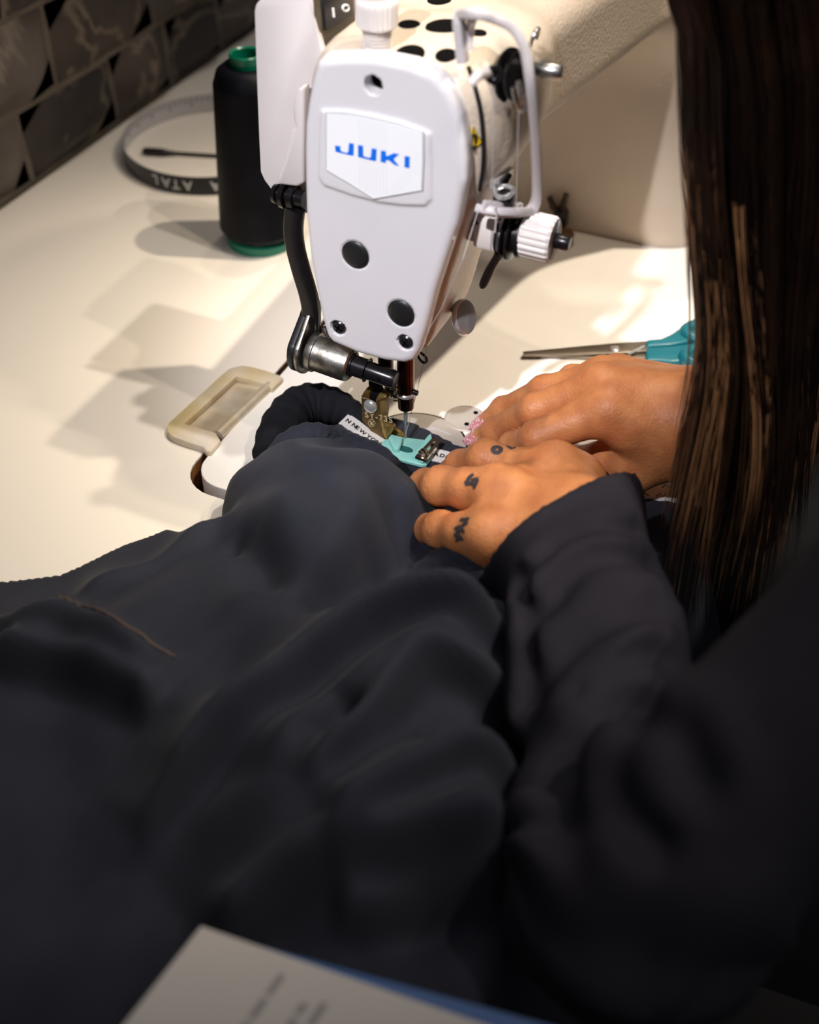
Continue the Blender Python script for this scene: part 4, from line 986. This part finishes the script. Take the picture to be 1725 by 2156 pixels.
# far hand (her right)
Ff = [[PZ(1284,862,.060), PZ(1134,920,.047), PZ(1083,941,.030), PZ(1050,957,.017)],
      [PZ(1268,815,.062), PZ(1124,862,.047), PZ(1043,906,.0220), PZ(1010,921,.0135)],
      [PZ(1270,797,.056), PZ(1145,822,.042), PZ(1060,862,.0210), PZ(1024,886,.0125)],
      [PZ(1300,792,.048), PZ(1205,797,.038), PZ(1160,818,.022), PZ(1138,833,.012)]]
Fr = [(.0108,.0078,.0070,.0056), (.0104,.0070,.0060,.0050), (.0098,.0068,.0058,.0048), (.0094,.0062,.0055,.0045)]
Ft = [PZ(1396,944,.038), PZ(1335,984,.028), PZ(1268,974,.021), PZ(1215,967,.015)]
fw_ = PZ(1472,892,.052); fwa = PZ(1460,850,.051); fwb = PZ(1456,903,.048)
FE = np.array((.190, -.330, .090))
fpalm = [(fwb, Ff[0][0], .0165, .0125), (fw_, Ff[1][0], .0190, .0108), (fw_, Ff[2][0], .0185, .0104), (fwa, Ff[3][0], .0170, .0105), (fwb, Ft[0], .0140, .0115), (Ft[0], Ft[1], .0115, .0105), (PZ(1330,900,.052), Ft[0], .0120, .0130)]
fwr = [(fw_, fw_ + (FE-fw_)*.35, .0205, .024)]
V2, Q2 = hand(Ff, Fr, Ft, (.0115, .0108, .0100, .0070), fwr, fpalm, FE, (-.050, -.235, .000), (.110, -.010, .086))
# rest of the body under the clothes: coarse
SHL, SHR = np.array((-.030, -.365, .310)), np.array((.300, -.345, .350))
NK, HD = np.array((.130, -.345, .415)), np.array((.120, -.275, .550))
CH, PV = np.array((.130, -.395, .23)), np.array((.130, -.490, -.20))
lo = (-.30, -.66, -.76); h = .008
G = grid(lo, (.36, .06, .70), h)
bd = cone_d(G, CH, PV, .115, .130)
for a, b_, ra, rb in ((SHL, SHR, .050, .050), (SHL, CH, .05, .09), (SHR, CH, .05, .09), (CH, NK, .09, .050), (NK, HD - (0, .02, .05), .048, .050),
        (SHL, NE, .034, .017), (NE, nw + (NE-nw)*.2, .017, .016), (SHR, FE, .046, .036), (FE, fw_ + (FE-fw_)*.2, .034, .0235)):
    bd = smin(bd, cone_d(G, a, b_, ra, rb), .03)
for s_ in (-1, 1):
    hp = PV + np.array((s_*.09, .0, -.03)); kn_ = np.array((.13 + s_*.13, -.06, -.235)); an = np.array((.13 + s_*.13, -.12, -.68))
    for a, b_, ra, rb in ((hp, kn_, .085, .060), (kn_, an, .058, .038), (an, an + np.array((0, .13, -.035)), .036, .028)): bd = smin(bd, cone_d(G, a, b_, ra, rb), .03)
V3, Q3 = net(bd, lo, h)
# head with its face
lo = HD - np.array((.11, .14, .16)); h = .0032
G = grid(lo, HD + np.array((.11, .14, .15)), h); P_ = G - HD.astype(np.float32)
hd = np.sqrt((P_[..., 0]/.074)**2 + ((P_[..., 1]+.012)/.092)**2 + ((P_[..., 2]-.02)/.100)**2)*.08 - .08
jaw = cone_d(P_, (0, .02, -.04), (0, .055, -.085), .052, .024); hd = smin(hd, jaw, .04)
hd = smin(hd, cone_d(P_, (0, .078, .012), (0, .100, -.022), .008, .012), .012)           # nose
for s_ in (-1, 1):
    hd = np.maximum(hd, -(np.sqrt(((P_ - np.array((s_*.031, .086, .012), np.float32))**2).sum(-1)) - .013))   # eye sockets
    hd = np.minimum(hd, np.sqrt(((P_ - np.array((s_*.031, .071, .012), np.float32))**2).sum(-1)) - .0125)     # eyeballs under lids
    hd = smin(hd, cone_d(P_, (s_*.074, -.01, .02), (s_*.077, -.006, -.022), .012, .008), .006)                # ears
hd = smin(hd, cone_d(P_, (-.020, .073, -.052), (.020, .073, -.052), .006, .006), .004)
hd = smin(hd, cone_d(P_, (-.016, .072, -.064), (.016, .072, -.064), .007, .007), .003)
hd = smin(hd, cone_d(P_, (0, -.03, -.06), NK-HD, .048, .052), .02)
V4, Q4 = net(hd, lo, h)
off = 0; Va = []; Qa = []
for V_, Q_ in ((V1, Q1), (V2, Q2), (V3, Q3), (V4, Q4)): Va.append(V_); Qa.append(Q_ + off); off += len(V_)
bodyo = link('body', mesh_np('body', np.concatenate(Va), np.concatenate(Qa)), M_SKIN, per)

# fingernails: long, pink with glitter
mN = mat('pink_glitter_nail', (.78, .30, .30, 1), .18, nscale=30, col2=(.62, .18, .19, 1), coat=.6)
nt = mN.node_tree; bb = nt.nodes['Principled BSDF']; vo = nt.nodes.new('ShaderNodeTexVoronoi'); vo.inputs['Scale'].default_value = 1500
nt.links.new(nt.nodes['Texture Coordinate'].outputs['Object'], vo.inputs['Vector'])
sp = nt.nodes.new('ShaderNodeSeparateColor'); nt.links.new(vo.outputs['Color'], sp.inputs[0])
gt = nt.nodes.new('ShaderNodeMath'); gt.operation = 'GREATER_THAN'; gt.inputs[1].default_value = .80; nt.links.new(sp.outputs[0], gt.inputs[0])
mx = nt.nodes.new('ShaderNodeMixRGB'); nt.links.new(gt.outputs[0], mx.inputs[0]); nt.links.new(bb.inputs['Base Color'].links[0].from_socket, mx.inputs[1]); 
hs = nt.nodes.new('ShaderNodeHueSaturation'); hs.inputs['Saturation'].default_value = .5; hs.inputs['Value'].default_value = 1.1; nt.links.new(vo.outputs['Color'], hs.inputs['Color']); nt.links.new(hs.outputs[0], mx.inputs[2])
nt.links.new(mx.outputs[0], bb.inputs['Base Color'])
def nail(dip, tip, pip, r, ln=.0135, upv=None):
    dip, tip, pip = Vector(dip), Vector(tip), Vector(pip)
    d_ = (tip - dip).normalized(); n_ = (dip - pip).normalized() - d_*((dip - pip).normalized().dot(d_))
    upw = Vector((0, 0, 1)) - d_*d_.z
    n_ = upw.normalized() if upv is None else (Vector(upv) - d_*d_.dot(Vector(upv))).normalized()
    s_ = d_.cross(n_)
    V = []; Fq = []; nu, nv = 8, 10
    for lay in (0, 1):
        for j in range(nv+1):
            v_ = j/nv; wv = r*.93*(1 - .12*v_ - .88*max(0, (v_-.62)/.38)**2.2)*(min(1, .55 + v_*4))
            for i in range(nu+1):
                a = (i/nu - .5)*2*1.05
                rad_ = r*1.02 + .0004 - lay*.0006
                V.append(tip + d_*(-.0070 + ln*v_) + s_*(math.sin(a)*wv/.87) + n_*(rad_*math.cos(a*.95) - .0020*v_*v_ - .0002))
    m_ = (nu+1)*(nv+1)
    for j in range(nv):
        for i in range(nu):
            q = (j*(nu+1)+i, j*(nu+1)+i+1, (j+1)*(nu+1)+i+1, (j+1)*(nu+1)+i); Fq.append(q); Fq.append(tuple(x + m_ for x in q[::-1]))
    bd_ = [i for i in range(nu+1)] + [j*(nu+1)+nu for j in range(1, nv+1)] + [nv*(nu+1)+i for i in range(nu-1, -1, -1)] + [j*(nu+1) for j in range(nv-1, 0, -1)]
    for a_, b_ in zip(bd_, bd_[1:] + bd_[:1]): Fq.append((a_, a_ + m_, b_ + m_, b_))
    MB().add(V, Fq).build('fingernail', mN, bodyo, auto=.9, label='pink glitter fingernail')
for f, rr in zip(Ff, Fr): nail(f[-2], f[-1], f[-3], rr[-1], ln=.0180, upv=(-.35, -.1, 1))
for f, rr in zip(Nf[:3], Nr[:3]): nail(f[-2], f[-1], f[-3], rr[-1], ln=.0125, upv=(-.2, .2, 1))

# tattoos on the near hand: ink lines lying on the skin
bvh = BVHTree.FromPolygons([tuple(v) for v in V1], [tuple(int(i) for i in q) for q in Q1])
M_INK = mat('faded_ink', (.060, .050, .052, 1), .5, var=.2)
def tattoo(pts, w_):
    hits = []
    P = []
    for (x0, y0), (x1, y1) in zip(pts, pts[1:]):
        for k in range(6): P.append((x0 + (x1-x0)*k/6, y0 + (y1-y0)*k/6))
    P.append(pts[-1])
    for x, y in P:
        dr = Vector(ray(*c4(x, y))).normalized(); h_ = bvh.ray_cast(Vector(CAM), dr)
        if h_[0] is not None: hits.append((h_[0] + h_[1]*.00012 - dr*.0001, h_[1]))
    if len(hits) < 2: return
    V = []; Fq = []
    for i, (p, n_) in enumerate(hits):
        tg = (hits[min(i+1, len(hits)-1)][0] - hits[max(i-1, 0)][0]).normalized(); sd_ = tg.cross(n_).normalized()*w_
        V += [p - sd_, p - sd_*.5 + n_*.00012, p + sd_*.5 + n_*.00012, p + sd_]
        if i: Fq += [(4*(i-1)+j, 4*i+j, 4*i+j+1, 4*(i-1)+j+1) for j in range(3)]
    MB().add(V, Fq).build('tattoo', M_INK, bodyo, True, label='grey ink tattoo stroke')
tattoo([(540 + 22*math.cos(a), 698 + 16*math.sin(a)) for a in np.linspace(0, 6.4, 14)], .0011)
tattoo([(598,678),(622,692),(640,684)], .0008)
tattoo([(412,832),(390,848),(378,870),(366,886)], .0012)
tattoo([(366,886),(398,884),(428,892)], .0009)
tattoo([(398,866),(440,858)], .0010)
tattoo([(436,862),(424,888),(412,912)], .0010)
tattoo([(338,1084),(384,1080),(362,1102),(346,1118),(382,1096)], .0010)
tattoo([(308,1134),(338,1118),(318,1152),(352,1136),(358,1160)], .0009)
tattoo([(304,1168),(334,1164),(316,1198),(346,1180),(352,1200)], .0009)

# ---- the dark top: torso and far sleeve, then the near sleeve with its folds
M_TOP = mat('black_navy_jersey', (.026, .024, .033, 1), .76, nscale=20, col2=(.019, .0175, .026, 1), bump=.3, bscale=1300, spec=.15)
lo = (-.26, -.66, -.30); h = .0050
G = grid(lo, (.34, -.10, .47), h)
cd2 = cone_d(G, CH, PV, .130, .140)
for a, b_, ra, rb in ((SHL, SHR, .062, .062), (SHL, CH, .064, .10), (SHR, CH, .064, .10), (CH, NK - np.array((0, 0, .02)), .10, .062), (SHR, FE, .060, .050), (FE, fw_ + (FE-fw_)*.10, .048, .031)):
    cd2 = smin(cd2, cone_d(G, a, b_, ra, rb), .035)
cd2 = cd2 + .003*np.sin(G[..., 2]*60 + 5*np.sin(G[..., 0]*25))*np.sin(G[..., 1]*40)
fax = (FE - fw_)/np.linalg.norm(FE - fw_)
near_f = np.sqrt(((G - fw_.astype(np.float32))**2).sum(-1)) < .09
cd2 = np.where(near_f, np.maximum(cd2, -((G - (fw_ + fax*.000).astype(np.float32)) @ fax.astype(np.float32))), cd2)
V, Q = net(cd2, lo, h)
swt = link('top_garment', mesh_np('top_garment', V, Q), M_TOP, per)
swt['label'] = 'dark long-sleeved jersey top'
lo_ = (-.16, -.66, -.74); G = grid(lo_, (.40, .06, -.08), .008)
tr_ = None
for s_ in (-1, 1):
    hp = PV + np.array((s_*.09, .0, -.03)); kn_ = np.array((.13 + s_*.13, -.06, -.235)); an = np.array((.13 + s_*.13, -.12, -.66))
    for a, b_, ra, rb in ((PV, hp, .14, .11), (hp, kn_, .098, .074), (kn_, an, .070, .055)):
        d_ = cone_d(G, a, b_, ra, rb); tr_ = d_ if tr_ is None else smin(tr_, d_, .03)
V, Q = net(tr_, lo_, .008)
link('trousers', mesh_np('trousers', V, Q), mat('black_trouser_cloth', (.010, .010, .012, 1), .8), per)
# near sleeve
cA, cB, cT = np.array(onz(1342, 1068, .036)), np.array(onz(1064, 1206, .034)), np.array(onz(1152, 1080, .070))
cN = np.cross(cB - cA, cT - cA); cN = cN/np.linalg.norm(cN)
cc_ = (cA + cB)/2 + np.array((0, 0, .007))
if cN @ (NE - cc_) < 0: cN = -cN
lo = (-.300, -.41, .004); h = .0026
G = grid(lo, (.03, -.060, .41), h)
G32 = G
FA = cc_ - cN*.012
mid = cc_ + (NE - cc_)*.5 + np.array((.0, .000, -.004))
s1 = smin(cone_d(G, FA, mid, .0340, .0285), cone_d(G, mid, NE, .0285, .036), .03)
s2 = cone_d(G, NE, SHL, .036, .055)
sl_ = smin(s1, s2, .018)
axf = (NE - cc_)/np.linalg.norm(NE - cc_); L0 = np.linalg.norm(NE - cc_)
sp_ = (G - cc_.astype(np.float32)) @ axf.astype(np.float32)
lat = np.cross(axf, (0, 0, 1.)); lat /= np.linalg.norm(lat); upv = np.cross(lat, axf)
la = ((G - cc_.astype(np.float32)) @ lat.astype(np.float32)); lu = ((G - cc_.astype(np.float32)) @ upv.astype(np.float32))
phi = np.arctan2(lu, la)
w1 = np.exp(-((sp_ - .030)/.026)**2); w2 = np.exp(-((sp_ - L0*.62)/.05)**2)
fold = lambda u: np.abs(np.sin(u*.5))**.8*2 - 1
sl_ = sl_ + .0020*np.exp(-((sp_ - .02)/.05)**2)*np.sin(5*phi + sp_*38) + .0030*w2*fold(sp_*70 + 2.6*phi + .6) + .0012*np.sin(sp_*95 + 4*phi + 1.) + .0016*np.exp(-((sp_ - L0*.85)/.05)**2)*np.sin(6*phi - sp_*60)
dE = np.sqrt(((G - NE.astype(np.float32))**2).sum(-1))
sl_ = sl_ + .0030*np.exp(-((dE-.055)/.035)**2)*np.sin(7*np.arctan2(G[..., 2]-NE[2], G[..., 0]-NE[0]) + dE*60)
pc_ = (G - cc_.astype(np.float32)) @ cN.astype(np.float32)
hp_ = None
for a, b_, ra, rb in npalm + nwr:
    d_ = cone_d(G, a, b_, ra, rb); hp_ = d_ if hp_ is None else smin(hp_, d_, .012)
sl_ = smin(sl_, hp_ - .0058, .012)
sl_ = np.maximum(sl_, -pc_)
sl_ = np.maximum(sl_, -np.maximum(hp_ - .0026, pc_ - .010))
V, Q = net(sl_, lo, h)
bv_ = BVHTree.FromPolygons([tuple(v) for v in V], [tuple(int(i) for i in q) for q in Q])
for pts, amp, w_ in (([(1098,1215),(1112,1300),(1120,1400),(1118,1480)], .0040, .004), ([(1400,1285),(1320,1300),(1240,1345),(1170,1420),(1135,1480)], .0050, .006), ([(1340,1490),(1265,1520),(1210,1590),(1188,1700),(1200,1800)], .0046, .007),
        ([(1330,1540),(1295,1620),(1310,1700),(1370,1770)], .0036, .006), ([(1345,1120),(1260,1112),(1170,1150),(1115,1230)], .0034, .004), ([(1370,1190),(1280,1172),(1200,1210),(1150,1290)], .0040, .005), ([(1390,1380),(1300,1400),(1220,1455)], .0034, .005),
        ([(1345,1500),(1420,1540),(1470,1640)], .004, .006)):
    hp3 = []
    for p in smooth_path([(x, y, 0) for x, y in pts], 4):
        q = bv_.ray_cast(Vector(CAM), Vector(ray(p.x, p.y)).normalized())
        if q[0] is not None: hp3.append(np.array(q[0]))
    if len(hp3) > 1:
        lo_i = [max(0, int((min(q[k] for q in hp3) - .02 - lo[k])/h)) for k in range(3)]; hi_i = [int((max(q[k] for q in hp3) + .02 - lo[k])/h) + 1 for k in range(3)]
        s3 = tuple(slice(lo_i[k], hi_i[k]) for k in range(3)); Gs = G[s3]
        dd = None
        for p0, p1 in zip(hp3, hp3[1:]):
            d_ = cone_d(Gs, p0, p1, 0, 0); dd = d_ if dd is None else np.minimum(dd, d_)
        sl_[s3] += amp*np.exp(-(dd/w_)**2) - amp*.45*np.exp(-((dd - w_*2.2)/(w_*1.2))**2)
V, Q = net(sl_, lo, h)
link('sleeve', mesh_np('sleeve', V, Q), M_TOP, swt)

# ---- long hair falling past the shoulder
GUIDES = [
 [(1438,-160),(1444,60),(1452,300),(1468,500),(1482,680),(1474,800),(1446,930),(1412,1060),(1384,1180)],
 [(1470,-160),(1474,100),(1482,350),(1500,560),(1512,700),(1500,830),(1474,960),(1446,1090),(1420,1220)],
 [(1520,-160),(1520,150),(1530,400),(1545,600),(1556,760),(1550,880),(1530,1000),(1500,1130),(1470,1270)],
 [(1580,-160),(1580,200),(1585,450),(1595,650),(1604,800),(1604,920),(1590,1040),(1564,1160),(1540,1280)],
 [(1640,-160),(1640,200),(1640,420),(1640,600),(1640,760),(1636,900),(1622,1020),(1604,1130),(1580,1230)],
 [(1710,-160),(1710,150),(1705,350),(1690,520),(1672,680),(1664,820),(1655,940),(1640,1040),(1625,1130)],
 [(1790,-160),(1790,150),(1785,350),(1770,520),(1740,680),(1715,830),(1700,950),(1690,1040),(1680,1120)]]
rh = random.Random(5)
HV = []; HF = []; HL = []
def strand(pts, r0, hl=False):
    N = len(pts); base = len(HV)
    for i, p in enumerate(pts):
        tg = (pts[min(i+1, N-1)] - pts[max(i-1, 0)]).normalized(); u_ = tg.cross(Vector((.9, .43, .1))).normalized(); v_ = tg.cross(u_)
        r_ = r0*(1 if i < N-3 else (.8, .5, .15)[i-N+3])
        for k in range(3):
            a = 2*math.pi*k/3; HV.append(p + (u_*math.cos(a) + v_*math.sin(a))*r_); HL.append(hl)
        if i:
            for k in range(3): HF.append((base+3*(i-1)+k, base+3*(i-1)+(k+1) % 3, base+3*i+(k+1) % 3, base+3*i+k))
NL = 240
for lock in range(NL):
    g = rh.random()**1.15*(len(GUIDES)-1.001); gi = int(g); gf = g - gi
    xp = rh.uniform(-.035, .050) + .02*(g/6)
    ln_ = rh.uniform(.80, 1.0); ph = rh.uniform(0, 6.28); wv = rh.uniform(.0, .0035)
    ctrl = [Vector(HD) + Vector((rh.uniform(-.07, .05), rh.uniform(-.03, .05), rh.uniform(.02, .10))) if True else None]
    for i, (a, b_) in enumerate(zip(GUIDES[gi], GUIDES[gi+1])):
        px, py = a[0]*(1-gf)+b_[0]*gf, a[1]*(1-gf)+b_[1]*gf
        p = onx(px, py + (i/8)**3*90, xp - .06*(i/8)**2)
        ctrl.append(p)
    c1_ = ctrl[1]; ctrl.insert(1, Vector((c1_.x*.8 + .2*HD[0], c1_.y*.75 + .25*HD[1], .40)))
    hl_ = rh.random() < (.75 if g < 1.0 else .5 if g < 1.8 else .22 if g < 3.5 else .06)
    path = smooth_path(ctrl, 3); path = path[:max(8, int(len(path)*ln_))]
    path = [p for p in path if p.z > .012]
    if len(path) < 6: continue
    for s_ in range(11):
        o_ = Vector((rh.gauss(0, .0018), rh.gauss(0, .0018), 0)); N = len(path); cut = N - rh.randint(0, 3)
        pts = [p + o_*(.5 + .9*i/N) + Vector((math.sin(i*.35 + ph)*wv, math.cos(i*.31 + ph)*wv*.8, 0)) for i, p in enumerate(path[:cut])]
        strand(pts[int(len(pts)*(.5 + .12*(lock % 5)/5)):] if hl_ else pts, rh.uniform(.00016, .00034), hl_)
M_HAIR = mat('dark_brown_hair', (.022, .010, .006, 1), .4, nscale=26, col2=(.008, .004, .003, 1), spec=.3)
M_HAIR_LIT = mat('hair_painted_lit', (.46, .235, .115, 1), .42, nscale=26, col2=(.25, .12, .055, 1), spec=.3)  # lighter brown paints in the light caught by the lower strands
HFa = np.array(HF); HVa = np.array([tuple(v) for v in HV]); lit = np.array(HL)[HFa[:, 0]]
def submesh(name, F_):
    us_ = np.unique(F_); mp_ = np.zeros(len(HVa), int); mp_[us_] = np.arange(len(us_)); return mesh_np(name, HVa[us_], mp_[F_])
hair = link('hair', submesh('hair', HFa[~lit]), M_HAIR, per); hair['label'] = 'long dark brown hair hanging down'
link('painted_lit_strands', submesh('painted_lit_strands', HFa[lit]), M_HAIR_LIT, hair)
# hair cap on the scalp
lo = HD - np.array((.12, .15, .10)); h = .004
G = grid(lo, HD + np.array((.12, .12, .15)), h); P_ = G - HD.astype(np.float32)
cap_d = np.sqrt((P_[..., 0]/.084)**2 + ((P_[..., 1]+.018)/.100)**2 + ((P_[..., 2]-.024)/.108)**2)*.09 - .09
cap_d = np.maximum(cap_d, -(np.sqrt(((P_ - np.array((0, .105, -.02), np.float32))**2).sum(-1)) - .088))
V, Q = net(cap_d, lo, h); link('hair_cap', mesh_np('hair_cap', V, Q), M_HAIR, hair)
